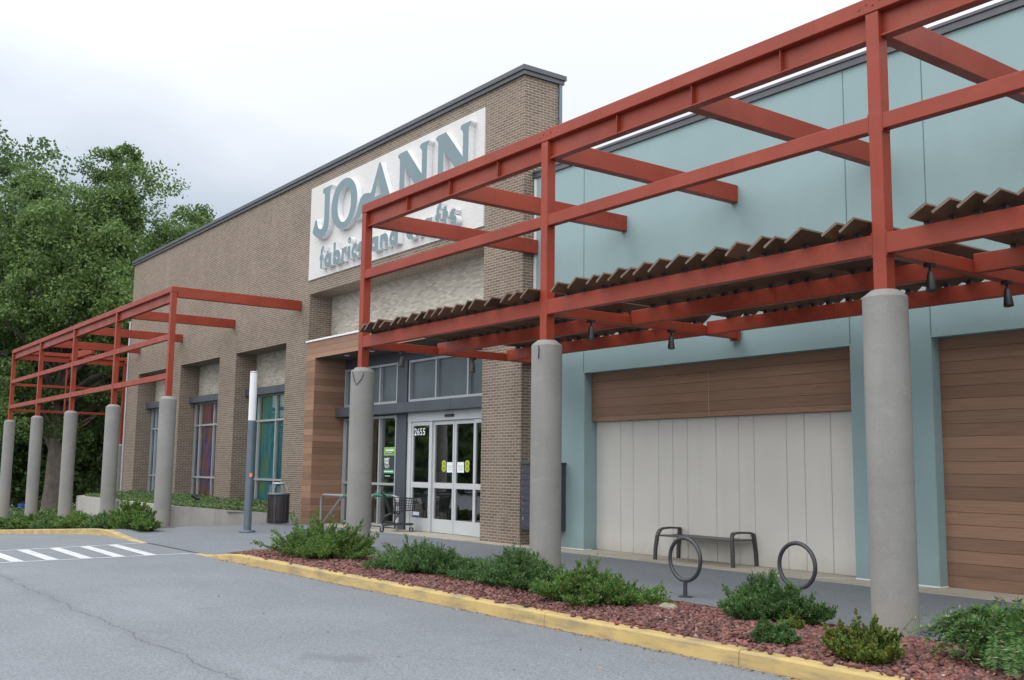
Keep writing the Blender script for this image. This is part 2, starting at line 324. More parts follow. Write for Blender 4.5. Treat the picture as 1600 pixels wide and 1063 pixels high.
# ------------------------------------------------------------------ mesh helpers
ORG = {}
class MB:
    def __init__(s): s.v = []; s.f = []; s.mi = []; s.sm = []; s.cur = 0; s.smooth = False
    def add(s, vs, fs):
        b = len(s.v); s.v += [tuple(map(float, v)) for v in vs]
        for f in fs: s.f.append([b+i for i in f]); s.mi.append(s.cur); s.sm.append(s.smooth)
        return s
    def quad(s, a, b, c, d): return s.add([a,b,c,d], [(0,1,2,3)])
    def box(s, x0, x1, y0, y1, z0, z1):
        return s.hexa([(x0,y0,z0),(x1,y0,z0),(x1,y1,z0),(x0,y1,z0)], [(x0,y0,z1),(x1,y0,z1),(x1,y1,z1),(x0,y1,z1)])
    def hexa(s, b, t):
        return s.add(list(b)+list(t), [(3,2,1,0),(4,5,6,7),(0,1,5,4),(1,2,6,5),(2,3,7,6),(3,0,4,7)])
    def bbox(s, x0, x1, y0, y1, z0, z1, r=.006):
        """box with chamfered edges"""
        X=(x0,x1);Y=(y0,y1);Z=(z0,z1); vs=[];idx={}
        for i in (0,1):
            for j in (0,1):
                for k in (0,1):
                    sx=(1,-1)[i];sy=(1,-1)[j];sz=(1,-1)[k]
                    for a,(dx,dy,dz) in enumerate(((0,r,r),(r,0,r),(r,r,0))):
                        idx[i,j,k,a]=len(vs); vs.append((X[i]+sx*dx,Y[j]+sy*dy,Z[k]+sz*dz))
        F=[]
        q=[(0,0),(1,0),(1,1),(0,1)]
        F.append([idx[0,a,b,0] for a,b in reversed(q)]); F.append([idx[1,a,b,0] for a,b in q])
        F.append([idx[a,0,b,1] for a,b in q]); F.append([idx[a,1,b,1] for a,b in reversed(q)])
        F.append([idx[a,b,0,2] for a,b in reversed(q)]); F.append([idx[a,b,1,2] for a,b in q])
        for i in (0,1):
            for j in (0,1):
                f=[idx[i,j,0,0],idx[i,j,0,1],idx[i,j,1,1],idx[i,j,1,0]]; F.append(f if (i+j)%2 else f[::-1])
                f=[idx[i,0,j,0],idx[i,0,j,2],idx[i,1,j,2],idx[i,1,j,0]]; F.append(f if (i+j)%2==0 else f[::-1])
                f=[idx[0,i,j,1],idx[0,i,j,2],idx[1,i,j,2],idx[1,i,j,1]]; F.append(f if (i+j)%2 else f[::-1])
        for i in (0,1):
            for j in (0,1):
                for k in (0,1):
                    f=[idx[i,j,k,0],idx[i,j,k,1],idx[i,j,k,2]]; F.append(f if (i+j+k)%2 else f[::-1])
        return s.add(vs, F)
    def lathe(s, cx, cy, prof, n=32, smooth=True):
        """prof: list of (r,z) bottom to top; rings are doubled where the profile turns sharply"""
        def ringv(r, z): return [(cx+r*math.cos(2*math.pi*i/n), cy+r*math.sin(2*math.pi*i/n), z) for i in range(n)]
        o = s.smooth; s.smooth = smooth
        k = 0
        while k < len(prof)-1:
            j = k+1
            while j < len(prof)-1:
                a1 = math.atan2(prof[j][1]-prof[j-1][1], prof[j][0]-prof[j-1][0]); a2 = math.atan2(prof[j+1][1]-prof[j][1], prof[j+1][0]-prof[j][0])
                if abs(a1-a2) > .45: break
                j += 1
            vs = []
            for q in range(k, j+1): vs += ringv(*prof[q])
            s.add(vs, [(q*n+i, q*n+(i+1)%n, (q+1)*n+(i+1)%n, (q+1)*n+i) for q in range(j-k) for i in range(n)])
            k = j
        s.smooth = False
        s.add(ringv(*prof[-1]), [tuple(range(n))]); s.add(ringv(*prof[0]), [tuple(range(n))[::-1]])
        s.smooth = o; return s
    def tube(s, pts, r, n=10, closed=False, rs=None):
        P = [Vector(p) for p in pts]; m = len(P); vs=[]; o=s.smooth; s.smooth=True
        up = None
        for i in range(m):
            if closed: t = P[(i+1)%m]-P[i-1]
            else: t = P[min(i+1,m-1)]-P[max(i-1,0)]
            t.normalize()
            if up is None:
                up = Vector((0,0,1)) if abs(t.z) < .9 else Vector((1,0,0))
            a = (up - t*up.dot(t))
            if a.length < 1e-4: a = t.orthogonal()
            a.normalize(); b = t.cross(a); up = a
            rr = rs[i] if rs else r
            for k in range(n):
                th = 2*math.pi*k/n; vs.append(P[i]+a*(rr*math.cos(th))+b*(rr*math.sin(th)))
        fs=[]
        for i in range(m if closed else m-1):
            i2=(i+1)%m
            for k in range(n):
                k2=(k+1)%n; fs.append((i*n+k,i*n+k2,i2*n+k2,i2*n+k))
        s.add(vs, fs)
        if not closed:
            s.smooth=False; s.add(vs[:n],[tuple(range(n))[::-1]]); s.add(vs[(m-1)*n:],[tuple(range(n))])
        s.smooth=o; return s
    def bar(s, a, b, w, h, up=(0,0,1)):
        """rectangular bar from a to b, w across, h along up"""
        a=Vector(a); b=Vector(b); t=(b-a).normalized(); u=Vector(up); u=(u-t*u.dot(t)).normalized(); c=t.cross(u)
        o=[c*(-w/2)+u*(-h/2), c*(w/2)+u*(-h/2), c*(w/2)+u*(h/2), c*(-w/2)+u*(h/2)]
        return s.add([a+q for q in o]+[b+q for q in o], [(3,2,1,0),(4,5,6,7),(0,1,5,4),(1,2,6,5),(2,3,7,6),(3,0,4,7)])
    def prism(s, loops, y0, y1, face=0, side=0):
        """loops of (x,z), first outer rest holes, extruded from y0 (front) to y1"""
        tri = tessellate_polygon([[Vector((x,z,0)) for x,z in l] for l in loops])
        flat = [p for l in loops for p in l]
        b=len(s.v); s.v += [(x,y0,z) for x,z in flat]
        for t in tri:
            p=[flat[i] for i in t]
            ar=(p[1][0]-p[0][0])*(p[2][1]-p[0][1])-(p[2][0]-p[0][0])*(p[1][1]-p[0][1])
            t=t if ar>0 else t[::-1]
            s.f.append([b+i for i in t]); s.mi.append(face); s.sm.append(False)
        k=0
        for li,l in enumerate(loops):
            n=len(l); b2=len(s.v)
            s.v += [(x,y0,z) for x,z in l]+[(x,y1,z) for x,z in l]
            ar=sum(l[i][0]*l[(i+1)%n][1]-l[(i+1)%n][0]*l[i][1] for i in range(n))
            flip=(ar>0)!=(li==0)
            for i in range(n):
                j=(i+1)%n; f=[b2+i,b2+n+i,b2+n+j,b2+j]
                s.f.append(f[::-1] if not flip else f); s.mi.append(side); s.sm.append(False)
        return s
    def wall_y(s, y, x0, x1, z0, z1, holes):
        xs=sorted({x0,x1}|{h[0] for h in holes}|{h[1] for h in holes}); zs=sorted({z0,z1}|{h[2] for h in holes}|{h[3] for h in holes})
        for a,b in zip(xs,xs[1:]):
            for c,d in zip(zs,zs[1:]):
                mx,mz=(a+b)/2,(c+d)/2
                if any(h[0]<mx<h[1] and h[2]<mz<h[3] for h in holes): continue
                s.quad((a,y,c),(b,y,c),(b,y,d),(a,y,d))
        return s
    def build(s, name, mats, parent=None):
        me=bpy.data.meshes.new(name)
        L=ORG.get(parent.name,(0,0,0)) if parent else (0,0,0)
        me.from_pydata([(v[0]-L[0],v[1]-L[1],v[2]-L[2]) for v in s.v],[],s.f)
        if not isinstance(mats,(list,tuple)): mats=[mats]
        for m in mats: me.materials.append(MAT[m] if isinstance(m,str) else m)
        me.polygons.foreach_set('material_index',s.mi); me.polygons.foreach_set('use_smooth',s.sm); me.update()
        o=bpy.data.objects.new(name,me); col.objects.link(o)
        if parent: o.parent=parent; ORG[o.name]=L
        return o
def thing(name,label,cat,loc=(0,0,0),group=None):
    o=bpy.data.objects.new(name,None); col.objects.link(o); o.location=loc; o.empty_display_size=.2
    ORG[o.name]=loc; o['label']=label; o['category']=cat
    if group: o['group']=group
    return o
def tag(o,label,cat,group=None):
    o['label']=label; o['category']=cat
    if group: o['group']=group
    return o
def struct(o): o['kind']='structure'; return o
def place(o, loc):
    """give a top-level mesh its own origin"""
    o.data.transform(Matrix.Translation(-Vector(loc))); o.location=loc; return o
def leaves_mesh(name, C, A, B, mat, parent):
    """diamond leaves: centres C, half-length vectors A, half-width vectors B"""
    n=len(C); V=np.empty((n,4,3)); V[:,0]=C-A; V[:,1]=C+B; V[:,2]=C+A; V[:,3]=C-B
    L=np.array(ORG.get(parent.name,(0,0,0)) if parent else (0,0,0)); V=V.reshape(-1,3)-L
    me=bpy.data.meshes.new(name); me.vertices.add(4*n); me.vertices.foreach_set('co',V.ravel())
    me.loops.add(4*n); me.loops.foreach_set('vertex_index',np.arange(4*n,dtype=np.int32))
    me.polygons.add(n); me.polygons.foreach_set('loop_start',np.arange(0,4*n,4,dtype=np.int32)); me.polygons.foreach_set('loop_total',np.full(n,4,dtype=np.int32))
    me.materials.append(MAT[mat]); me.update(calc_edges=True); me.validate()
    o=bpy.data.objects.new(name,me); col.objects.link(o)
    if parent: o.parent=parent
    return o
def unit(a): return a/np.maximum(np.linalg.norm(a,axis=-1,keepdims=True),1e-9)

# ------------------------------------------------------------------ camera
CH=1.69; F=1617.753; yaw,pit,rol=.934116,.124661,.012424
fw=Vector((-math.sin(yaw)*math.cos(pit),math.cos(yaw)*math.cos(pit),math.sin(pit)))
rt=Vector((math.cos(yaw),math.sin(yaw),0)); up=rt.cross(fw)
r2=rt*math.cos(rol)+up*math.sin(rol); u2=-rt*math.sin(rol)+up*math.cos(rol)
cam=bpy.data.cameras.new('camera'); co=bpy.data.objects.new('camera',cam); col.objects.link(co)
mw=Matrix((r2,u2,-fw)).transposed().to_4x4(); mw.translation=(0,0,CH); co.matrix_world=mw
cam.sensor_width=36; cam.lens=F*36/1600; cam.clip_start=.1; cam.clip_end=2000
sc.camera=co

# ------------------------------------------------------------------ sky and light
w=bpy.data.worlds.new('World'); sc.world=w; w.use_nodes=True; nt=w.node_tree; nt.nodes.clear()
out=nt.nodes.new('ShaderNodeOutputWorld')
SUN_EL,SUN_AZ=R(52),R(215)      # azimuth measured clockwise from +Y
st=N(nt,'ShaderNodeTexSky',sky_type='NISHITA'); st.sun_disc=False; st.sun_elevation=SUN_EL; st.sun_rotation=SUN_AZ; st.dust_density=2.0
bg1=N(nt,'ShaderNodeBackground',{'Color':st.outputs[0],'Strength':.05})
tc=N(nt,'ShaderNodeTexCoord').outputs['Generated']
s=N(nt,'ShaderNodeSeparateXYZ',{0:tc})
zc=math_(nt,'MAXIMUM',s.outputs[2],0.0)
den=math_(nt,'ADD',zc,.22)
pv=N(nt,'ShaderNodeCombineXYZ',{0:math_(nt,'DIVIDE',s.outputs[0],den),1:math_(nt,'DIVIDE',s.outputs[1],den),2:.37}).outputs[0]
cl=noise(nt,pv,.62,6,.5)
hi=math_(nt,'ADD',math_(nt,'MULTIPLY',math_(nt,'SUBTRACT',zc,.27),1.3),math_(nt,'MULTIPLY',math_(nt,'ADD',s.outputs[0],.83),.75))   # heavier grey low over the trees
cloud=ramp(nt,math_(nt,'ADD',cl,hi),.36,.62)                          # 0 thin grey-blue layer, 1 bright cloud
# an overcast sky brightens from the horizon to the zenith
el=N(nt,'ShaderNodeMapRange',{'Value':zc,'From Min':0.0,'From Max':1.0,'To Min':.95,'To Max':1.85}).outputs[0]
# thinner cloud on the side the shop front faces, heavier cloud behind the building
az=N(nt,'ShaderNodeVectorMath',{0:tc,1:(.8,-.6,0)},operation='DOT_PRODUCT').outputs['Value']
azf=N(nt,'ShaderNodeMapRange',{'Value':az,'From Min':-.95,'From Max':.6,'To Min':.62,'To Max':1.55}).outputs[0]
el=math_(nt,'MULTIPLY',el,azf)
base=mix(nt,cloud,(.745,.825,.925),(1.62,1.63,1.64))
colr=N(nt,'ShaderNodeVectorMath',{0:base,'Scale':el},operation='SCALE').outputs[0]
bg2=N(nt,'ShaderNodeBackground',{'Color':colr,'Strength':.655})
ad=N(nt,'ShaderNodeAddShader',{0:bg1.outputs[0],1:bg2.outputs[0]})
nt.links.new(ad.outputs[0],out.inputs[0])
sl=bpy.data.lights.new('sun','SUN'); sl.energy=.55; sl.angle=R(28); sl.color=(1,.965,.92)
so=bpy.data.objects.new('sun',sl); col.objects.link(so)
sd=Vector((math.sin(SUN_AZ)*math.cos(SUN_EL),math.cos(SUN_AZ)*math.cos(SUN_EL),math.sin(SUN_EL)))
so.rotation_euler=sd.to_track_quat('Z','Y').to_euler(); so.location=(0,0,30)
sc.view_settings.view_transform='Standard'; sc.view_settings.look='None'; sc.view_settings.exposure=0; sc.view_settings.gamma=1

# ------------------------------------------------------------------ ground
def g(x):
    if x>-29: return 0.0
    return max(-.055*(-29-x), -2.0)
def sm(a,b,t): t=min(1,max(0,(t-a)/(b-a))); return t*t*(3-2*t)
def rampx(x): return sm(-28.8,-25.5,x)*(1-sm(-21.8,-19.3,x))
def walkz(x,y): return g(x)-.146*rampx(x)*(1-sm(8.0,10.6,y))
xs=[-400,-200,-120,-90]+[-66+1.5*i for i in range(25)]+[-28,-20,-10,0,20,60,200,400]
xs=sorted(set(xs))
mb=MB()
for a,b in zip(xs,xs[1:]):
    mb.quad((a,-400,g(a)-.15),(b,-400,g(b)-.15),(b,7.95,g(b)-.15),(a,7.95,g(a)-.15))
struct(mb.build('road','road'))
mb=MB()
for a,b in zip(xs,xs[1:]):
    mb.quad((a,7.95,g(a)-.154),(b,7.95,g(b)-.154),(b,600,g(b)-.154),(a,600,g(a)-.154))
struct(mb.build('terrain','soil'))
# pavement (asphalt walk) with the dropped crossing, beds cut out
mb=MB()
gx=[-31.4+.3*i for i in range(42)]+[-19.0+.5*i for i in range(1,61)]
gy=[8.02+.26*i for i in range(9)]+[11+.5*i for i in range(10)]
for a,b in zip(gx,gx[1:]):
    for c,d in zip(gy,gy[1:]):
        mx,my=(a+b)/2,(c+d)/2
        if mx>-20.35 and my<10.1: continue
        if mx<-28.7 and my<9.9: continue
        mb.smooth=True
        mb.quad((a,c,walkz(a,c)),(b,c,walkz(b,c)),(b,d,walkz(b,d)),(a,d,walkz(a,d)))
struct(mb.build('pavement','walk'))
mb=MB()
mb.box(-28.8,-20.6,13.9,14.93,-.1,.012)
mb.box(-20.55,-18.97,13.9,14.3,-.1,.012)
for a in range(-19,8,3): mb.box(a+.006,a+2.994,13.92,15.0,-.1,.010)
struct(mb.build('concrete_strip','concrete_pad'))
# planting beds
mb=MB()
bx=[-20.35+.5*i for i in range(58)]
for a,b in zip(bx,bx[1:]):
    for c,d in zip((8.0,8.5,9,9.5,10.12),(8.5,9,9.5,10.12)):
        h=lambda x,y: -.03+.05*math.sin(min(1,max(0,(y-8)/2.1))*math.pi)
        mb.smooth=True; mb.quad((a,c,h(a,c)),(b,c,h(b,c)),(b,d,h(b,d)),(a,d,h(a,d)))
struct(mb.build('planting_bed','mulch'))
mb=MB()
bx=[-66+1.0*i for i in range(38)]+[-28.7]
for a,b in zip(bx,bx[1:]):
    mb.quad((a,8.0,g(a)-.03),(b,8.0,g(b)-.03),(b,10.5,g(b)-.0),(a,10.5,g(a)-.0))
struct(mb.build('planting_bed','soil'))
# kerbs
def kerb(x0,x1,step):
    mb=MB(); n=int(round((x1-x0)/step))
    for i in range(n):
        a=x0+step*i+.004; b=x0+step*(i+1)-.004
        sub=8 if -29<a<-18 else 2
        jog=rng.uniform(-.008,.008); jz=rng.uniform(-.004,.004)
        for k in range(sub):
            p=a+(b-a)*k/sub; q=a+(b-a)*(k+1)/sub
            P=[]
            for x in (p,q):
                zt=g(x)-.150*rampx(x)+.004+jz; zb=g(x)-.3
                P.append([(x,7.84+jog,zb),(x,7.862+jog,zt-.022),(x,7.872+jog,zt-.006),(x,7.89+jog,zt),(x,8.025,zt),(x,8.025,zb)])
            m=len(P[0]); vs=P[0]+P[1]; fs=[(j,m+j,m+(j+1)%m,(j+1)%m)[::-1] for j in range(m)]
            fs+= [tuple(range(m))[::-1], tuple(range(m,2*m))] if sub==2 or k in (0,sub-1) else []
            mb.add(vs,[f[::-1] for f in fs])
    return mb
struct(kerb(-21.9,8.1,3.0).build('kerb','yellow'))
struct(kerb(-64.0,-25.4,2.97).build('kerb','yellow'))
# crosswalk markings
mb=MB(); zz=-.146
def strip(p,q,w):
    a=Vector((*p,zz)); b=Vector((*q,zz)); t=(b-a).normalized(); n=Vector((-t.y,t.x,0))*w/2
    mb.add([a-n,b-n,b+n,a+n],[(0,1,2,3)])
strip((-21.95,7.93),(-21.4,3.6),.085); strip((-25.35,7.93),(-24.0,3.4),.085)
zz=-.1445
for p,q in (((-21.87,6.99),(-25.1,7.11)),((-21.79,6.33),(-24.9,6.44)),((-21.72,5.67),(-24.7,5.75)),((-21.65,5.03),(-24.45,5.05)),((-21.57,4.39),(-24.3,4.38))): strip(p,q,.235)
struct(mb.build('crosswalk','white_paint'))
# white caulk lines where the pad cracks run out from the piers
mb=MB()
def wline(pts,w=.035,z=.016):
    for p,q in zip(pts,pts[1:]):
        a=Vector((*p,z)); b=Vector((*q,z)); t=(b-a).normalized(); n=Vector((-t.y,t.x,0))*w/2
        mb.add([a-n,b-n,b+n,a+n],[(0,1,2,3)])
wline([(-10.37,14.6),(-10.75,14.25),(-10.9,13.95)]); wline([(-8.9,14.6),(-9.05,14.3),(-9.25,14.0)])
struct(mb.build('sealant_line','white_flash'))
# lava rock mulch
def rocks():
    ph=(1+5**.5)/2
    iv=np.array([(-1,ph,0),(1,ph,0),(-1,-ph,0),(1,-ph,0),(0,-1,ph),(0,1,ph),(0,-1,-ph),(0,1,-ph),(ph,0,-1),(ph,0,1),(-ph,0,-1),(-ph,0,1)],float); iv/=np.linalg.norm(iv[0])
    fi=np.array([(0,11,5),(0,5,1),(0,1,7),(0,7,10),(0,10,11),(1,5,9),(5,11,4),(11,10,2),(10,7,6),(7,1,8),(3,9,4),(3,4,2),(3,2,6),(3,6,8),(3,8,9),(4,9,5),(2,4,11),(6,2,10),(8,6,7),(9,8,1)])
    n=19000
    u=nrng.random(n)**1.35; X=-3.6-u*16.5; Y=8.03+nrng.random(n)*2.08
    sp_=nrng.random(n)<.006; Y=np.where(sp_,7.9+nrng.random(n)*.14,Y)
    Z=np.where(sp_,.018,-.02+.05*np.sin(np.clip((Y-8)/2.1,0,1)*np.pi))
    S=(.014+.026*nrng.random((n,1))**1.6)*np.array([1.1,1,.55])*(.75+.5*nrng.random((n,3)))
    J=1+.28*(nrng.random((n,12,1))-.5)*2
    V=iv[None]*J*S[:,None]
    a=nrng.random(n)*6.283; b=nrng.normal(0,.5,n); ca,sa,cb,sb=np.cos(a),np.sin(a),np.cos(b),np.sin(b)
    x=V[...,0]*cb[:,None]-V[...,2]*sb[:,None]; z=V[...,0]*sb[:,None]+V[...,2]*cb[:,None]; y=V[...,1]
    V=np.stack([x*ca[:,None]-y*sa[:,None]+X[:,None], x*sa[:,None]+y*ca[:,None]+Y[:,None], z+Z[:,None]],-1).reshape(-1,3)
    Fc=(fi[None]+12*np.arange(n)[:,None,None]).reshape(-1,3)
    me=bpy.data.meshes.new('lava_rock'); me.vertices.add(len(V)); me.vertices.foreach_set('co',V.ravel())
    me.loops.add(3*len(Fc)); me.loops.foreach_set('vertex_index',Fc.ravel().astype(np.int32))
    me.polygons.add(len(Fc)); me.polygons.foreach_set('loop_start',np.arange(0,3*len(Fc),3,dtype=np.int32)); me.polygons.foreach_set('loop_total',np.full(len(Fc),3,dtype=np.int32))
    me.update(calc_edges=True)
    m,nt,b,o=nt_new('lava')
    rnd=N(nt,'ShaderNodeNewGeometry').outputs['Random Per Island']
    r=N(nt,'ShaderNodeValToRGB',{'Fac':rnd}); e=r.color_ramp.elements
    e[0].position=0; e[0].color=(.06,.033,.032,1); e[1].position=1; e[1].color=(.26,.17,.155,1)
    for ps,c in ((.3,(.115,.05,.044)),(.6,(.17,.07,.06)),(.85,(.2,.105,.092)),(.93,(.25,.07,.048))):
        q=e.new(ps); q.color=c4(c)
    p=pos(nt); cc=mix(nt,.5,r.outputs[0],mix(nt,ramp(nt,noise(nt,p,60,4),.3,.7),(.25,)*3,(.75,)*3),'OVERLAY')
    nt.links.new(cc,b.inputs['Base Color']); b.inputs['Roughness'].default_value=.9
    bump(nt,b,noise(nt,p,120,4),.6,.006)
    me.materials.append(m); o=bpy.data.objects.new('lava_rock',me); col.objects.link(o); o['kind']='stuff'
    o['label']='dark red lava rock mulch filling the bed behind the yellow kerb'
rocks()
def rock(name,c,s,mat,seed):
    r=random.Random(seed); mb=MB(); mb.smooth=True; n,k=14,8; vs=[]
    for j in range(k+1):
        t=math.pi*j/k
        for i in range(n):
            a=2*math.pi*i/n; q=1+.16*math.sin(3*a+seed)*math.sin(2*t)+r.uniform(-.08,.08)
            vs.append((c[0]+s[0]*q*math.sin(t)*math.cos(a),c[1]+s[1]*q*math.sin(t)*math.sin(a),c[2]-s[2]*q*math.cos(t)))
    mb.add(vs,[(j*n+i,j*n+(i+1)%n,(j+1)*n+(i+1)%n,(j+1)*n+i) for j in range(k) for i in range(n)])
    return place(mb.build(name,mat),c)
MAT['pale_stone']=M('pale_stone',(.27,.24,.18),.95,.3,14,80,.2,.6)
tag(rock('pale_stone',(-9.35,9.35,.03),(.14,.11,.05),'pale_stone',3),'pale lichen coloured flat stone lying on the red lava rock','stone')

# ------------------------------------------------------------------ brick store building
YB=14.31; YR=15.12; XBR=-18.97; XBL=-49.5; ZB=11.06
WIN=[(-47.95,-43.75),(-42.3,-37.96),(-36.35,-31.98)]
ZW0,ZW1=.22,5.79
bb=thing('store_building','long brown brick store building with dark roof edge and wood framed entrance','building',(-34,YB,0))
mb=MB()
holes=[(a,b,ZW0,ZW1) for a,b in WIN]+[(-30.33,-20.55,-.3,7.2)]
mb.wall_y(YB,XBL,XBR,-1.6,ZB,holes)
for a,b,c,d in holes:
    mb.quad((a,YB,c),(a,YR+.08,c),(a,YR+.08,d),(a,YB,d)) ; mb.quad((b,YR+.08,c),(b,YB,c),(b,YB,d),(b,YR+.08,d))
    mb.quad((a,YB,d),(a,YR+.08,d),(b,YR+.08,d),(b,YB,d))
    if c>0: mb.quad((a,YB,c),(b,YB,c),(b,YR+.08,c),(a,YR+.08,c))
mb.quad((XBR,YB,-.5),(XBR,15.41,-.5),(XBR,15.41,ZB),(XBR,YB,ZB))
mb.quad((XBL,15.41,8.6),(XBL,YB,8.6),(XBL,YB,ZB),(XBL,15.41,ZB)); mb.quad((XBL,40,-2.5),(XBL,YB,-2.5),(XBL,YB,8.6),(XBL,40,8.6))
mb.quad((XBR,15.41,8.6),(XBL,15.41,8.6),(XBL,15.41,ZB),(XBR,15.41,ZB)); mb.quad((XBR,40,-1),(XBL,40,-1),(XBL,40,8.6),(XBR,40,8.6))
mb.quad((XBR,15.41,-1),(XBR,40,-1),(XBR,40,8.6),(XBR,15.41,8.6))
wall=mb.build('wall','brick',bb)
mb=MB(); mb.quad((XBL,15.41,8.6),(XBR,15.41,8.6),(XBR,40,8.6),(XBL,40,8.6)); mb.quad((XBL,YB,ZB),(XBR,YB,ZB),(XBR,15.41,ZB),(XBL,15.41,ZB)); mb.build('roof','soffit',bb)
mb=MB()   # metal coping: fascia with a drip lip
mb.box(XBL-.07,XBR+.07,YB-.07,15.48,ZB-.004,ZB+.1); mb.box(XBL-.11,XBR+.11,YB-.11,15.52,ZB+.1,ZB+.215)
mb.build('coping','coping',bb)
mb=MB(); mb.box(XBR+.003,XBR+.05,15.34,15.43,8.7,ZB-.006); mb.build('corner_trim','steel',bb)
mb=MB(); mb.tube([(XBL-.06,YB-.03,-1.2),(XBL-.06,YB-.03,8.4)],.05,8); mb.build('downspout','alu',bb)
def window(a,b,art,seed):
    wf=MB(); y=15.05
    z0,z1=ZW0+.01,4.27
    for x in (a+.035,a+.62,a+2.18,b-.62 if b-a>4.1 else b-.6,b-.035): wf.box(x-.035,x+.035,y-.06,y+.06,z0,z1)
    for z in (z0+.04,1.24,3.33,z1-.04): wf.box(a+.002,b-.002,y-.056,y+.056,z-.035,z+.035)
    f=wf.build('window','alu',bb)
    MB().quad((a+.01,y+.01,z0),(b-.01,y+.01,z0),(b-.01,y+.01,z1),(a+.01,y+.01,z1)).build('pane','glass_tint',f)
    MB().quad((a+.01,y+.09,z0),(b-.01,y+.09,z0),(b-.01,y+.09,z1),(a+.01,y+.09,z1)).build('window_graphic',art,f)
    p=MB().quad((a,YR,z1),(b,YR,z1),(b,YR,ZW1),(a,YR,ZW1)); p.build('recess_panel','brick_light',bb)
    s=MB(); n=3
    for i in range(n):
        s.bbox(a+.003+(b-a-.006)*i/n+.004,a+.003+(b-a-.006)*(i+1)/n-.004,14.72,YR-.003,4.24,4.5,.008)
    s.build('sunshade','charcoal',bb)
window(*WIN[0],'art_blue',1); window(*WIN[1],'art_fire',2); window(*WIN[2],'art_teal',3)
# recess over the entrance
MB().quad((-30.33,YR,4.9),(-20.55,YR,4.9),(-20.55,YR,7.2),(-30.33,YR,7.2)).build('recess_panel','brick_light',bb)
# wood portal
PX0,PX1=-29.47,-20.555; PY=13.87; PZ=5.52
mb=MB(); mb.box(PX0,-28.85,PY,YR-.01,-.2,5.0); mb.box(PX0,PX1,PY,YR-.01,5.0,PZ)
po=mb.build('entrance_portal','wood',bb)
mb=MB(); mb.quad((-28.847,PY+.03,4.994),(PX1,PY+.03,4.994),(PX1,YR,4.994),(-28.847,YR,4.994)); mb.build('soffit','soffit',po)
mb=MB(); mb.box(PX0-.03,PX1,PY-.03,YR-.012,PZ+.002,PZ+.055); mb.build('flashing','white_flash',po)
for x in (-25.9,-24.4,-27.4): 
    mb=MB(); mb.lathe(x,14.2,[(.07,4.975),(.08,4.992)],20); mb.build('downlight','white_flash',po)
# interior room
mb=MB(); X0,X1=-28.8,-19.2
mb.quad((X0,22,0),(X1,22,0),(X1,22,4.9),(X0,22,4.9)); mb.quad((X0,15,0),(X0,22,0),(X0,22,4.9),(X0,15,4.9)); mb.quad((X1,22,0),(X1,15,0),(X1,15,4.9),(X1,22,4.9)); mb.quad((X0,15,4.9),(X1,15,4.9),(X1,22,4.9),(X0,22,4.9))
inn=mb.build('interior','interior',bb); MB().quad((X0,14.95,.013),(X1,14.95,.013),(X1,22,.013),(X0,22,.013)).build('floor','interior_floor',inn)
for x,y,h in ((-26.8,17.5,1.6),(-24.6,18.6,1.9),(-22.6,17.8,1.4),(-20.8,18.8,1.8)):
    mb=MB(); mb.box(x-.6,x+.6,y-.3,y+.3,.02,h); mb.build('shelf','interior_floor',inn)
# storefront: band, pillar, transoms, sidelights, doors
YG=14.95
mb=MB()
for a,b in ((-28.84,-27.2),(-27.19,-25.75),(-25.74,-24.1),(-24.09,-22.4),(-22.39,-20.556)): mb.bbox(a,b,14.6,YG+.05,3.22,3.5,.008)
mb.build('entrance_band','charcoal',bb)
mb=MB(); mb.box(-25.52,-24.985,14.84,YG+.06,.012,3.218); mb.box(-25.52,-24.985,14.84,YG+.06,3.503,4.715); mb.build('pillar','charcoal',bb)
mb=MB(); mb.box(-28.84,-20.556,YG-.05,YG+.05,4.72,4.99); mb.build('entrance_lintel','charcoal',bb)
def lights_row(name,xs,z0,z1,pmat,mids=()):
    mb=MB(); y=YG; hw=.032
    for x in xs: mb.box(x-hw,x+hw,y-.07,y+.07,z0,z1)
    for z in (z0+.045,z1-.045)+tuple(mids): mb.box(xs[0]-.03,xs[-1]+.03,y-.066,y+.066,z-hw,z+hw)
    f=mb.build(name,'alu',bb)
    MB().quad((xs[0],y+.02,z0),(xs[-1],y+.02,z0),(xs[-1],y+.02,z1),(xs[0],y+.02,z1)).build('pane','shade_film' if pmat else 'glass',f)
    return f
lights_row('transom_window',(-28.78,-26.6,-25.61),3.52,4.71,True)
lights_row('transom_window',(-24.93,-23.55,-22.02,-20.6),3.52,4.71,True)
sl_=lights_row('sidelight_window',(-28.78,-26.56,-25.61),.03,3.2,False,(1.24,))
# doors
dy=YG
mb=MB(); mb.box(-24.97,-20.558,dy-.07,dy+.09,2.97,3.215)            # header
mb.box(-24.97,-24.78,dy-.06,dy+.06,.013,2.97); mb.build('door_header','alu_door',bb)
mb=MB(); mb.bbox(-23.02,-22.62,dy-.12,dy-.073,3.05,3.12,.01); mb.build('door_sensor','black',bb)
def leaf(a,b,y,nm):
    mb=MB(); s=.075
    mb.box(a,a+s,y-.03,y+.03,.02,2.962); mb.box(b-s,b,y-.03,y+.03,.02,2.962)
    mb.box(a+s,b-s,y-.029,y+.029,2.86,2.96); mb.box(a+s,b-s,y-.029,y+.029,1.18,1.325); mb.box(a+s,b-s,y-.029,y+.029,.021,.37)
    f=mb.build(nm,'alu_door',bb)
    MB().quad((a+s,y,.37),(b-s,y,.37),(b-s,y,2.86),(a+s,y,2.86)).build('pane','glass',f)
    return f
d1=leaf(-24.78,-23.80,dy-.005,'door'); d2=leaf(-23.72,-22.70,dy+.035,'door'); d3=leaf(-22.68,-21.74,dy+.035,'door'); d4=leaf(-21.73,-20.56,dy-.005,'door')
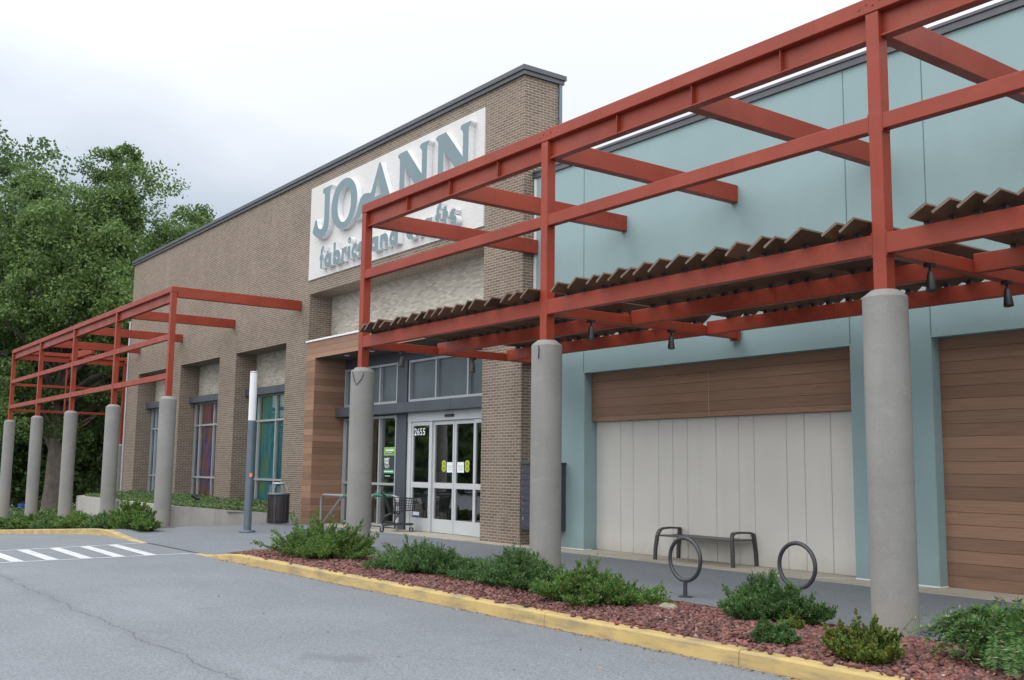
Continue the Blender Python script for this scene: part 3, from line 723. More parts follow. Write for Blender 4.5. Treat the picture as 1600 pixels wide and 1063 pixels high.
mb=MB(); mb.box(-23.80,-23.72,dy-.05,dy+.07,.02,2.965); mb.build('door_post','alu_door',bb)
# printed things on the glass
def text_mesh(name,txt,size,x,y,z,mat,parent,sx=1.0,bold=.0,ext=.001,spc=1.0):
    cu=bpy.data.curves.new(name,'FONT'); cu.body=txt; cu.size=size; cu.offset=bold; cu.extrude=ext; cu.space_character=spc; cu.resolution_u=3
    to=bpy.data.objects.new(name,cu); col.objects.link(to); dg=bpy.context.evaluated_depsgraph_get()
    me=bpy.data.meshes.new_from_object(to.evaluated_get(dg)); bpy.data.objects.remove(to)
    L=Vector(ORG.get(parent.name,(0,0,0)))
    me.transform(Matrix.Translation(Vector((x,y,z))-L)@Matrix.Rotation(R(90),4,'X')@Matrix.Diagonal((sx,1,1,1)))
    me.materials.clear(); me.materials.append(MAT[mat])
    o=bpy.data.objects.new(name,me); col.objects.link(o); o.parent=parent; return o
text_mesh('house_number','2655',.27,-24.68,dy-.02,2.60,'print_white',d1,.98,.003,spc=1.12)
def sheet(parent,a,b,y,z0,z1,mat,name,th=.003): 
    return MB().box(a,b,y-th,y,z0,z1).build(name,mat,parent)
def lines(parent,a,b,y,zs,h,mat,name):
    mb=MB()
    for i,z in enumerate(zs):
        k=.08*(i%3); x=a+k*.3
        r=random.Random(i*7+int(abs(a)*10))
        while x<b-k*.3:
            wd=min(r.uniform(.03,.09),b-x)
            mb.box(x,x+wd,y-.0015,y,z-h/2,z+h/2); x+=wd+.018
    return mb.build(name,mat,parent)
yy=dy+.035-.004
sheet(d2,-23.07,-22.79,yy,1.60,1.865,'paper','notice'); lines(d2,-23.03,-22.83,yy-.004,(1.77,1.72,1.67),.014,'ink','notice_text')
sheet(d3,-22.58,-22.27,yy,1.60,1.87,'paper','notice'); lines(d3,-22.54,-22.3,yy-.004,(1.77,1.72,1.67),.014,'ink','notice_text')
def decal(parent,cx):
    for dz in (.065,-.065):
        mb=MB(); mb.prism([[(cx+.105*math.cos(t),1.765+dz+.088*math.sin(t)) for t in [2*math.pi*i/28 for i in range(28)]]],yy-.003+(.0012 if dz<0 else 0),yy); mb.build('door_decal','lime',parent)
        mb=MB()
        for k,wd in ((.03,.05),(0,.075),(-.03,.055)): mb.box(cx-wd,cx+wd,yy-.0055,yy-.004,1.765+dz+k-.008,1.765+dz+k+.008)
        mb.build('decal_text','olive_ink',parent)
decal(d2,-23.22); decal(d3,-22.12)
ys=YG+.014
sheet(sl_,-26.39,-25.74,ys,2.05,2.29,'green_print','poster'); lines(sl_,-26.28,-25.84,ys-.004,(2.2,),.05,'print_white','poster_text')
sheet(sl_,-26.29,-25.84,ys-.004,2.10,2.16,'print_dark','poster_band',.002); lines(sl_,-26.25,-25.88,ys-.007,(2.13,),.022,'print_white','poster_text')
sheet(sl_,-26.38,-25.76,ys,1.535,2.03,'print_dark','poster')
text_mesh('poster_text','PART',.118,-26.35,ys-.006,1.90,'print_white',sl_,1.0,.004); text_mesh('poster_text','TIME',.118,-26.35,ys-.006,1.80,'print_white',sl_,1.02,.004)
lines(sl_,-26.34,-26.06,ys-.005,(1.765,1.735,1.705),.012,'print_white','poster_text')
sheet(sl_,-26.38,-25.76,ys-.004,1.545,1.65,'green_print2','poster_band',.002); lines(sl_,-26.34,-25.84,ys-.007,(1.597,),.035,'print_white','poster_text')
lines(sl_,-26.3,-26.0,ys-.002,(1.47,),.02,'print_white','poster_text')
sheet(d1,-24.68,-24.35,dy-.009,.40,.52,'paper','notice'); sheet(d1,-24.68,-24.35,dy-.013,.40,.43,'blue_plastic','notice_band',.002)

# ------------------------------------------------------------------ store sign
sg=thing('store_sign','white painted brick sign panel with raised blue grey store name on the brick wall','sign',(-25.5,YB,7.65))
YP=YB-.035
b_=MB().box(-30.4,-20.555,YP,YB+.01,7.66,10.70).build('sign_board','brick_white',sg)
YF=YB-.205
K=(YF/14.0)
def T(pts,k=K): return [(x*k,CH+(z-CH)*k) for x,z in pts]
def catmull(P,n=6,closed=True):
    o=[]
    m=len(P)
    for i in range(m):
        p0,p1,p2,p3=P[i-1],P[i],P[(i+1)%m],P[(i+2)%m]
        for t in [j/n for j in range(n)]:
            o.append(tuple(.5*(2*p1[k]+(p2[k]-p0[k])*t+(2*p0[k]-5*p1[k]+4*p2[k]-p3[k])*t*t+(3*p1[k]-p0[k]-3*p2[k]+p3[k])*t**3) for k in (0,1)))
    return o
def arcpts(cx,cz,rx,rz,a0,a1,n=24): return [(cx+rx*math.cos(R(a0+(a1-a0)*i/n)),cz+rz*math.sin(R(a0+(a1-a0)*i/n))) for i in range(n+1)]
def letter(loops,yf=YF):
    mb=MB(); mb.prism(loops,yf,YP-.002,0,1); return mb.build('letter',['teal_face','white_side'],sg)
J=[(-28.36,10.36),(-28.36,10.34),(-28.46,10.22),(-28.49,10.1),(-28.5,9.3)]+[(-28.53,9.1),(-28.6,8.96),(-28.74,8.85),(-28.92,8.79),(-29.12,8.79),(-29.34,8.86),(-29.53,8.96),(-29.64,9.06),(-29.58,9.2),(-29.5,9.36),(-29.42,9.46),(-29.35,9.41),(-29.31,9.26),(-29.23,9.15),(-29.1,9.08),(-28.97,9.09),(-28.89,9.18),(-28.85,9.34)]+[(-28.85,10.1),(-28.88,10.17),(-28.97,10.21),(-29.01,10.26),(-28.99,10.32),(-28.93,10.36)]
letter([T(J)])
letter([T(arcpts(-27.53,9.6,.83,.77,0,360,48)[:-1]),T([(-27.52+x,9.575+z) for x,z in arcpts(0,0,.43,.545,0,360,40)[:-1]])])
A_=[(-25.43,10.36),(-25.34,10.36),(-24.62,9.02),(-24.5,8.92),(-24.5,8.87),(-25.15,8.87),(-25.15,8.92),(-25.07,8.98),(-25.17,9.23),(-25.75,9.23),(-25.95,9.3),(-26.12,9.28),(-26.3,9.14),(-26.5,8.99),(-26.75,8.93),(-26.93,8.99),(-26.8,9.06),(-26.68,9.2),(-26.6,9.38),(-26.5,9.53),(-26.36,9.61),(-26.2,9.63),(-26.02,9.6),(-25.9,9.57),(-25.84,9.62)]
letter([T(A_),T([(-25.455,9.86),(-25.25,9.4),(-25.66,9.4)])])
N_=[(-24.36,10.31),(-24.25,10.345),(-23.88,10.35),(-23.09,9.51),(-23.085,10.1),(-23.12,10.18),(-23.2,10.24),(-23.2,10.32),(-23.12,10.35),(-22.73,10.35),(-22.73,10.31),(-22.81,10.22),(-22.83,10.1),(-22.83,8.87),(-23.03,8.87),(-23.97,9.86),(-23.99,9.1),(-23.95,9.0),(-23.86,8.93),(-23.86,8.87),(-24.38,8.87),(-24.38,8.93),(-24.29,9.0),(-24.25,9.1),(-24.25,10.12),(-24.28,10.2),(-24.36,10.24)]
letter([T(N_)]); letter([T([(x+1.965,z) for x,z in N_])])
# tagline: round strokes
KT=YF/14.05
def tl(strokes,w=.118):
    mb=MB()
    for i,st_ in enumerate(strokes):
        P=T(st_,KT); n=len(P); closed=(abs(P[0][0]-P[-1][0])+abs(P[0][1]-P[-1][1]))<1e-6
        if closed: P=P[:-1]; n-=1
        Lf=[];Rt=[]
        for k in range(n):
            a=P[k-1] if (k or closed) else P[k]; b=P[(k+1)%n] if (k<n-1 or closed) else P[k]
            tx,tz=b[0]-a[0],b[1]-a[1]; l=math.hypot(tx,tz) or 1; nx,nz=-tz/l*w/2,tx/l*w/2
            Lf.append((P[k][0]+nx,P[k][1]+nz)); Rt.append((P[k][0]-nx,P[k][1]-nz))
        yf=YF+.0015*i
        if closed:
            ar=sum(Lf[q][0]*Lf[(q+1)%n][1]-Lf[(q+1)%n][0]*Lf[q][1] for q in range(n)); br=sum(Rt[q][0]*Rt[(q+1)%n][1]-Rt[(q+1)%n][0]*Rt[q][1] for q in range(n))
            lo=[Lf,Rt] if abs(ar)>abs(br) else [Rt,Lf]
            mb.prism(lo,yf,YP-.002-.0015*i,0,1)
        else: mb.prism([Lf+Rt[::-1]],yf,YP-.002-.0015*i,0,1)
    return mb.build('letter',['teal_face','white_side'],sg)
zb=7.84; xh=.40
def ring(cx): return arcpts(cx,zb+xh/2,.155,.145,0,360,28)
def L_a(x): return [ring(x+.215),[(x+.385,zb),(x+.385,zb+xh)]]
def L_b(x): return [ring(x+.23),[(x+.06,zb),(x+.06,zb+.67)]]
def L_d(x): return [ring(x+.215),[(x+.385,zb),(x+.385,zb+.67)]]
def L_c(x): return [arcpts(x+.215,zb+xh/2,.155,.145,48,312,24)]
def L_r(x): return [[(x+.06,zb),(x+.06,zb+xh)],arcpts(x+.22,zb+.2,.16,.15,180,62,12)]
def L_i(x): return [[(x+.06,zb),(x+.06,zb+xh)],arcpts(x+.06,zb+.575,.028,.028,0,360,16)]
def L_n(x): return [[(x+.06,zb),(x+.06,zb+xh)],[(x+.06,zb+.2)]+arcpts(x+.215,zb+.205,.145,.14,165,0,12)+[(x+.36,zb)]]
def L_f(x): return [[(x+.13,zb)]+[(x+.13,zb+.5)]+arcpts(x+.245,zb+.5,.115,.12,165,70,8),[(x,zb+.345),(x+.27,zb+.345)]]
def L_t(x): return [[(x+.12,zb),(x+.12,zb+.56)],[(x,zb+.345),(x+.25,zb+.345)]]
def L_s(x): return [arcpts(x+.165,zb+.292,.1,.068,35,180,10)+arcpts(x+.165,zb+.292,.1,.068,180,255,6)[1:]+arcpts(x+.165,zb+.118,.105,.075,75,-90,12)[1:]+arcpts(x+.165,zb+.118,.105,.075,-90,-150,6)[1:]]
for fn,x in ((L_f,-29.17),(L_a,-28.82),(L_b,-28.22),(L_r,-27.67),(L_i,-27.26),(L_c,-27.04),(L_s,-26.66),(L_a,-25.9),(L_n,-25.32),(L_d,-24.8),(L_c,-23.88),(L_r,-23.38),(L_a,-23.04),(L_f,-22.44),(L_t,-22.08),(L_s,-21.75)): tl(fn(x),.145 if fn is not L_s else .125)

# ------------------------------------------------------------------ stucco building
YM=14.63; ZM=8.55; XM1=8.0
sb=thing('stucco_building','pale blue green stucco building with grey panel and brown wood infills','building',(-10,YM,0))
OP=[(-17.12,-10.37,-.2,3.80),(-8.905,-2.2,-.2,3.80),(-.6,6.2,-.2,3.8)]
mb=MB(); mb.wall_y(YM,XBR+.01,XM1,-.3,ZM,OP)
for a,b,c,d in OP:
    mb.quad((a,YM,c),(a,15.2,c),(a,15.2,d),(a,YM,d)); mb.quad((b,15.2,c),(b,YM,c),(b,YM,d),(b,15.2,d)); mb.quad((a,YM,d),(a,15.2,d),(b,15.2,d),(b,YM,d))
mb.quad((XM1,YM,-.3),(XM1,40,-.3),(XM1,40,ZM),(XM1,YM,ZM)); mb.quad((XM1,40,-.3),(XBR,40,-.3),(XBR,40,ZM),(XM1,40,ZM))
mb.build('wall','mint',sb)
MB().quad((XBR,YM,ZM-.01),(XM1,YM,ZM-.01),(XM1,40,ZM-.01),(XBR,40,ZM-.01)).build('roof','soffit',sb)
mb=MB(); mb.box(XBR+.012,XM1+.05,YM-.05,YM+.3,ZM+.002,ZM+.12); mb.box(XBR+.012,XM1+.07,YM-.075,YM+.33,ZM+.12,ZM+.17); mb.build('coping','coping',sb)
for x,z0,z1 in ((-17.15,3.83,ZM-.01),(-10.36,3.83,ZM-.01),(-8.9,3.83,ZM-.01),(-2.2,3.83,ZM-.01)):
    mb=MB(); mb.box(x-.009,x+.009,YM-.003,YM+.01,z0,z1); mb.build('control_joint','mint_dark',sb)
mb=MB(); mb.box(XBR+.02,XBR+.1,YM-.02,YM+.01,.0,ZM-.01); mb.build('edge_trim','white_flash',sb)
mb=MB()
for a,b in ((XBR+.3,-17.12),(-10.37,-8.905)): mb.box(a,b+.012,YM-.012,YM-.002,0,.028); 
for x in (-17.12,-8.905): mb.box(x+.002,x+.012,YM-.002,14.84,0,.028)
mb.build('base_sealant','white_flash',sb)
mb=MB(); mb.box(-17.119,-10.371,14.84,15.1,2.75,3.799); mb.build('wood_panel','wood',sb)
mb=MB(); mb.box(-13.71,-13.69,14.837,14.845,2.755,3.795); mb.build('panel_joint','wood_light',sb)
mb=MB(); mb.box(-8.904,-2.201,14.84,15.1,-.1,3.799); mb.build('wood_panel','wood',sb)
mb=MB(); mb.box(-.599,6.199,14.84,15.1,-.1,3.799); mb.build('wood_panel','wood',sb)
SE=[-17.119,-16.34,-15.96,-15.21,-14.81,-14.41,-13.66,-13.1,-12.73,-11.99,-11.6,-11.05,-10.371]
mb=MB(); mb.cur=0
for a,b in zip(SE,SE[1:]): mb.bbox(a+.004,b-.004,14.98,15.05,.013,2.749,.005)
mb.cur=1; mb.quad((-17.119,15.03,0),(-10.371,15.03,0),(-10.371,15.03,2.749),(-17.119,15.03,2.749))
mb.build('panel_cladding',['panel_grey','panel_gap'],sb)

# ------------------------------------------------------------------ pergolas
Y0=10.066; PW=.168; D=6.077; XK=[-18.955+D*k for k in range(5)]
def column(parent,cx,cy,z0,z1=3.73,r=.245):
    mb=MB(); mb.lathe(cx,cy,[(r,z0-.3),(r,z1-.085),(r*.97,z1-.07),(r*.62,z1)],40); return mb.build('column','concrete',parent)
def post(parent,x,y,z0,z1):
    mb=MB(); mb.bbox(x,x+PW,y,y+PW,z0,z1,.006)
    # weld plates where the rails meet
    return mb.build('post','red',parent)
pg=thing('pergola','tall red steel pergola with slatted sunshade on three thick concrete columns beside entrance','pergola',(-9.8,10.15,0))
for k in range(5):
    cx=XK[k]+PW/2
    if k<4: column(pg,cx,Y0+PW/2,0); post(pg,XK[k],Y0,3.70,6.98)
XE=XK[3]+PW
mb=MB(); mb.bbox(XK[0],XE,Y0-.012,Y0+.2,6.98,7.168,.008); mb.build('top_beam','red',pg)
for k in range(4):
    mb=MB()
    for i in range(4):
        x=XK[k]+.1-.05*(1-k%2)+.09*i-.12; z=7.06+.035*(i%2)
        if XK[0]+.02<x<XE-.02: mb.tube([(x,Y0-.022,z),(x,Y0-.010,z)],.012,8)
    mb.build('bolt_row','red',pg)
    if k<3 or True:
        for z0,z1 in ((5.55,5.78),(4.11,4.40)):
            if k<3: MB().box(XK[k]+PW,XK[k]+PW+.012,Y0+.002,Y0+.15,z0,z1).build('end_plate','red',pg)
            if k>0: MB().box(XK[k]-.012,XK[k],Y0+.002,Y0+.15,z0,z1).build('end_plate','red',pg)
mb=MB(); mb.box(XK[0]+.02,XE-.02,10.16,10.19,6.70,6.978); mb.box(XK[0]+.02,XE-.02,10.105,10.25,6.68,6.70)
for k in range(3):
    for j in range(1,4): 
        x=XK[k]+PW/2+D*(j/4+.03); mb.box(x-.006,x+.006,10.09,10.158,6.702,6.976)
mb.build('web_plate','red',pg)
for k in range(3):
    a,b=XK[k]+PW,XK[k+1]
    mb=MB(); mb.bbox(a,b,Y0+.008,Y0+.13,5.574,5.757,.006); mb.build('mid_rail','red',pg)
    mb=MB(); mb.bbox(a,b,Y0+.006,Y0+.13,4.138,4.373,.006); mb.build('lower_beam','red',pg)
    for y in (11.886,13.73):
        mb=MB(); mb.bbox(a,b,y,y+.11,4.138,4.373,.006); mb.build('lower_beam','red',pg)
for k in range(4):
    mb=MB(); mb.bbox(XK[k]+.03,XK[k]+PW-.001,Y0+PW+.002,14.55,4.136,4.30,.005); mb.bbox(XK[k]-.02,XK[k]+PW+.03,14.55,14.60,4.1,4.34,.004); mb.build('joist','red',pg)
for i in range(7):
    x=XK[0]+PW/2+D*i/2
    mb=MB(); mb.bbox(x-.085,x+.083,10.252,14.625,6.715,7.04,.006); mb.build('crossbeam','red',pg)
# tilted slats
sr=random.Random(21)
nsl=0
for k in range(3):
    x=XK[k]+(.50 if k==0 else .62); first=True
    while x<XK[k+1]-.12:
        wd=sr.choice((.2,.235,.235,.27)); th=sr.uniform(27,39); y0=9.83+sr.uniform(-.03,.02); y1=14.05+sr.uniform(-.05,.05)
        c_,s_=math.cos(R(th)),math.sin(R(th)); t=.032
        z0=4.405
        P=[(x,z0),(x+wd*c_,z0+wd*s_),(x+wd*c_-t*s_,z0+wd*s_+t*c_),(x-t*s_,z0+t*c_)]
        dz=sr.uniform(-.012,.02); dx=sr.uniform(-.03,.03)
        mb=MB()
        f=[(a,y0,b) for a,b in P]; bk=[(a+dx,y1,b+dz) for a,b in P]
        mb.add(f+bk,[(0,1,5,4),(1,2,6,5),(2,3,7,6),(3,0,4,7)])
        mb.cur=1; mb.add(f,[(0,1,2,3)]); mb.add(bk,[(3,2,1,0)]); mb.cur=2
        for yb in (Y0+.07,11.94,13.785):
            mb.box(x+.01,x+.05,yb-.05,yb+.05,4.374,4.374+.045); mb.box(x+.045,x+.075,yb-.04,yb+.04,4.374,4.42)
        mb.build('slat',['slat','slat_end','black'],pg); nsl+=1
        x+=wd*c_+sr.choice((sr.uniform(.02,.1),sr.uniform(.1,.28)))
def spot(x,y,label):
    t=thing('spotlight',label,'lamp',(x,y,4.13),'black spotlights hanging under the pergola')
    mb=MB(); mb.box(x-.05,x+.05,y-.05,y+.05,4.09,4.134); mb.tube([(x,y,4.09),(x,y,4.03)],.015,8); mb.build('bracket','black',t)
    mb=MB(); mb.tube([(x,y,4.035),(x+.006,y-.006,3.99),(x+.03,y-.03,3.81)],.05,16,rs=[.025,.042,.062]); mb.build('housing','black',t)
for (x,y),l in zip(((-12.73,11.02),(-12.73,12.86),(-6.65,10.96),(-6.65,12.68),(-18.84,11.06),(-18.84,12.87)),
  ('black spotlight just right of the middle column, nearer the front beam','black spotlight hanging under the red joist above the grey panel wall','black spotlight just right of the nearest column under the red joist','black spotlight furthest to the right, against the pale blue green wall','black spotlight in front of the dark pillar between the entrance transoms','black spotlight in front of the entrance transom beside the brick pier')): spot(x,y,l)
# wires on the column tops
mb=MB(); cx,cy=XK[0]+PW/2,Y0+PW/2
mb.tube([(cx-.02,cy-.2,3.70),(cx+.03,cy-.25,3.62),(cx+.1,cy-.245,3.45),(cx+.16,cy-.22,3.36),(cx+.215,cy-.14,3.48),(cx+.225,cy-.1,3.6),(cx+.17,cy-.05,3.69)],.009,6); tag(place(mb.build('hanging_wire','black'),(cx,cy,3.5)),'thin dark wire looped over the top of the column by the entrance','wire')
mb=MB(); cx=XK[1]+PW/2
mb.tube([(cx+.05,cy-.1,3.73),(cx+.06,cy-.22,3.66),(cx+.1,cy-.24,3.58),(cx+.095,cy-.243,3.42)],.009,6); tag(place(mb.build('hanging_wire','black'),(cx,cy,3.5)),'short dark wire hanging down the top of the middle column','wire')

# left pergola
DL=5.667; XL=[-31.057-DL*k for k in range(5)]; 
pl=thing('pergola','red steel pergola without slats on five concrete columns before the shop windows','pergola',(-42.3,10.15,0))
for k in range(5):
    column(pl,XL[k]+PW/2,Y0+PW/2,g(XL[k])-.2,3.737); post(pl,XL[k],Y0,3.70,6.9)
mb=MB(); mb.bbox(XL[4],XL[0]+PW,Y0-.012,Y0+.2,6.9,7.07,.008); mb.build('top_beam','red',pl)
mb=MB(); mb.box(XL[4]+.02,XL[0]+PW-.02,10.16,10.19,6.63,6.898); mb.box(XL[4]+.02,XL[0]+PW-.02,10.1,10.25,6.61,6.63); mb.build('web_plate','red',pl)
for k in range(4):
    a,b=XL[k+1]+PW,XL[k]
    mb=MB(); mb.bbox(a,b,Y0+.008,Y0+.13,5.455,5.628,.006); mb.build('mid_rail','red',pl)
    mb=MB(); mb.bbox(a,b,Y0+.008,Y0+.13,4.265,4.443,.006); mb.build('lower_beam','red',pl)
for k in range(4):
    mb=MB(); mb.bbox(XL[k],XL[k]+PW-.004,10.252,14.3,6.75,7.068,.006); mb.build('crossbeam','red',pl)
# the return along the end of the building
SX=XL[4]; SY=[15.25,20.5]
for y in SY:
    column(pl,SX+PW/2,y+PW/2,-1.6,2.72); post(pl,SX,y,2.70,6.9)
mb=MB(); mb.bbox(SX,SX+.2,Y0+.21,26,6.9,7.068,.008); mb.build('top_beam','red',pl)
mb=MB(); mb.box(SX+.08,SX+.11,Y0+.21,26,6.63,6.898); mb.build('web_plate','red',pl)
for z0,z1 in ((5.36,5.48),(4.14,4.25)):
    mb=MB(); mb.bbox(SX+.04,SX+.13,Y0+PW,26,z0,z1,.005); mb.build('mid_rail','red',pl)
for y in (12.6,15.25,17.9,20.5):
    mb=MB(); mb.bbox(SX+.21,-49.56,y,y+.16,6.75,7.06,.005); mb.build('crossbeam','red',pl)
mb=MB(); mb.tube([(SX+.09,12.55,4.14),(SX+.09,12.55,6.63)],.045,8); mb.build('hanger_rod','red',pl)

# ------------------------------------------------------------------ planter
PT=[(-30.66,14.30,.20),(-30.98,12.2,.355),(-31.25,10.47,.49),(-42.0,10.47,.50),(-49.2,14.2,.5)]
mb=MB(); tk=.18
inn_=[(-30.86,14.30),(-31.18,12.2),(-31.43,10.66),(-41.92,10.66),(-48.8,14.28)]
for i in range(len(PT)-1):
    (x0,y0,z0),(x1,y1,z1)=PT[i],PT[i+1]; (a0,b0),(a1,b1)=inn_[i],inn_[i+1]
    g0,g1=g(x0)-.5,g(x1)-.5
    mb.hexa([(x1,y1,g1),(x0,y0,g0),(a0,b0,g0),(a1,b1,g1)],[(x1,y1,z1),(x0,y0,z0),(a0,b0,z0),(a1,b1,z1)])
tag(place(mb.build('planter_wall','concrete_wall'),(-36,10.5,0)),'low stained concrete planter wall in front of the shop windows','wall')
soil_z=lambda x,y: .455-.27*min(1,max(0,(y-10.6)/3.7))*min(1,max(0,(x+34)/3.0))-.03
mb=MB()
for a,b in zip([-48.8+1.0*i for i in range(19)]+[-29.95],[-47.8+1.0*i for i in range(18)]+[-29.95]): pass
poly=[(-31.40,10.63),(-31.16,12.2),(-30.84,14.306),(-31.9,14.306),(-31.9,15.1),(-48,15.1),(-48,14.306),(-48.85,14.306),(-41.95,10.63)]
for i in range(46):
    for j in range(9):
        a,b=-48.9+.4*i,-48.9+.4*(i+1); c,d=10.63+.5*j,10.63+.5*(j+1)
        cx_,cy_=(a+b)/2,(c+d)/2
        lo=np.interp(cy_,[10.6,14.3,14.31,15.2],[-41.95,-48.85,-48,-48]); hi=np.interp(cy_,[10.6,12.2,14.3,14.31,15.2],[-31.36,-31.12,-30.8,-31.9,-31.9])
        if lo<cx_<hi: mb.quad(*[(x,y,soil_z(x,y)) for x,y in ((a,c),(b,c),(b,d),(a,d))])
struct(mb.build('planter_soil','soil'))
def ground_cover():
    n=52000; out=[]
    X=-48.8+nrng.random(n*2)*18.0; Y=10.62+nrng.random(n*2)*4.4
    def right(y): return np.interp(y,[10.6,12.2,14.3,14.31,15.1],[-31.36,-31.12,-30.8,-31.9,-31.9])
    def left(y): return np.interp(y,[10.6,14.3,14.31,15.1],[-41.95,-48.85,-47.95,-47.95])
    ok=(X<right(Y))&(X>left(Y))
    # brick piers between the recesses
    for a,b in ((-43.75,-42.3),(-37.96,-36.35)): ok&=~((X>a-.03)&(X<b+.03)&(Y>14.28))
    X,Y=X[ok][:n],Y[ok][:n]; n=len(X)
    Z=.455-.27*np.clip((Y-10.6)/3.7,0,1)*np.clip((X+34)/3.0,0,1)
    bumpy=.5+.5*np.sin(X*2.3+1.3*np.sin(Y*3.1))*np.cos(Y*2.7+X)
    Z=Z-.03+(.03+.10*bumpy+.04*nrng.random(n))*nrng.random(n)**.5
    C=np.stack([X,Y,Z],1); A=unit(nrng.normal(size=(n,3))*np.array([1,1,.5]))*(.03+.02*nrng.random((n,1))); B=unit(np.cross(A,nrng.normal(size=(n,3))))*(.017+.008*nrng.random((n,1)))
    o=leaves_mesh('ground_cover',C,A,B,'leaf_cover',None); o['kind']='stuff'; o['label']='low green ivy like ground cover filling the concrete planter'
ground_cover()
t=thing('floodlight','small black floodlight standing in the planter ground cover','lamp',(-33.9,12.2,.45))
mb=MB(); mb.tube([(-33.9,12.2,.4),(-33.9,12.2,.58)],.02,8); mb.build('stake','black',t)
mb=MB(); mb.tube([(-33.98,12.12,.74),(-33.9,12.2,.66),(-33.82,12.28,.60)],.08,14,rs=[.09,.07,.05]); mb.build('housing','black',t)

# ------------------------------------------------------------------ street furniture
t=thing('light_bollard','tall blue grey lamp post with long white lens standing on the pavement','lamp post',(-25.95,10.73,0))
x,y=-25.95,10.73
mb=MB(); mb.lathe(x,y,[(.1,.05),(.1,2.88),(.094,2.885)],28); mb.build('post','steel',t)
mb=MB(); mb.lathe(x,y,[(.21,0),(.21,.035),(.2,.05),(.12,.055)],32); mb.build('base_plate','steel',t)
mb=MB(); mb.lathe(x,y,[(.097,2.886),(.097,4.14)],28); mb.build('lens','acrylic',t)
mb=MB(); mb.lathe(x,y,[(.104,4.141),(.104,4.17),(.08,4.185)],28); mb.build('cap','alu',t)
mb=MB(); d=Vector((-x,-y,0)).normalized(); sv=Vector((d.y,-d.x,0))
for k in range(1):
    c=Vector((x,y,1.47))+d*.101+sv*-.03; mb.bar(c-Vector((0,0,.05)),c+Vector((0,0,.05)),.07,.008,d)
mb.build('sticker','orange',t)
# trash can
x,y=-29.12,12.98
t=thing('trash_can','dark brown ribbed trash can with wire hood standing by the planter wall','bin',(x,y,0))
mb=MB(); mb.lathe(x,y,[(.27,.03),(.285,.06),(.30,.12),(.30,.84),(.285,.86)],36); mb.build('body','can',t)
mb=MB()
for i in range(6):
    a=2*math.pi*i/6+.3; ca,sa=math.cos(a),math.sin(a)
    mb.bar((x+.305*ca,y+.305*sa,.04),(x+.305*ca,y+.305*sa,.88),.05,.03,(ca,sa,0))
mb.build('rib','dark_metal',t)
mb=MB()
for i in range(36):
    a=2*math.pi*i/36; ca,sa=math.cos(a),math.sin(a); mb.bar((x+.302*ca,y+.302*sa,.13),(x+.302*ca,y+.302*sa,.82),.022,.012,(ca,sa,0))
mb.build('side_panel','can',t)
mb=MB(); mb.lathe(x,y,[(.315,.86),(.33,.875),(.33,.91),(.31,.93),(.17,.935),(.165,.90)],36); mb.build('rim','steel',t)
mb=MB()
for a in (.6,.6+math.pi/2):
    ca,sa=math.cos(a),math.sin(a); mb.tube([(x+q*ca,y+q*sa,z) for q,z in ((-.29,.92),(-.285,1.05),(-.22,1.15),(-.1,1.185),(.1,1.185),(.22,1.15),(.285,1.05),(.29,.92))],.011,8)
mb.build('hood_wire','galv',t)
mb=MB(); mb.lathe(x,y,[(.2,1.19),(.205,1.2),(.18,1.225),(.05,1.235)],28); mb.build('hood','alu',t)
# cart rails
t=thing('handrail','bent grey steel cart rail with diagonal brace left of the entrance column','rail',(-27.5,13.95,0),'cart rails by the entrance')
def rail(t,x0,x1,y,h,brace,sleeve):
    r=.042
    pts=[(x0,y,.0),(x0,y,h-.2)]+[(x0+.2-.2*math.cos(R(a)),y,h-.2+.2*math.sin(R(a))) for a in (25,50,75,90)]
    pts+=[(x1-.2,y,h)]+[(x1-.2+.2*math.sin(R(a)),y,h-.2+.2*math.cos(R(a))) for a in (25,50,75,90)]+[(x1,y,0)]
    MB().tube(pts,r,12).build('pipe','galv',t)
    MB().tube([(sleeve[0],y,h),(sleeve[1],y,h)],r+.008,12).build('sleeve','green_sleeve',t)
    if brace: MB().tube([(x0+1.3,y,h-.02),(x0+.1,y,.03)],.033,10).build('brace','galv',t)
rail(t,-28.26,-25.7,13.95,.89,True,(-26.82,-26.0))
t=thing('handrail','bent steel cart rail with long green sleeve behind the shopping cart','rail',(-25.2,14.35,0),'cart rails by the entrance')
rail(t,-26.0,-24.5,14.35,.94,False,(-25.78,-24.8))
mb=MB(); 
for z in (.25,.55,.8): mb.tube([(-24.5,14.35,z),(-24.5,14.35,z+.13)],.045,12)
mb.build('reflective_band','white_flash',t)

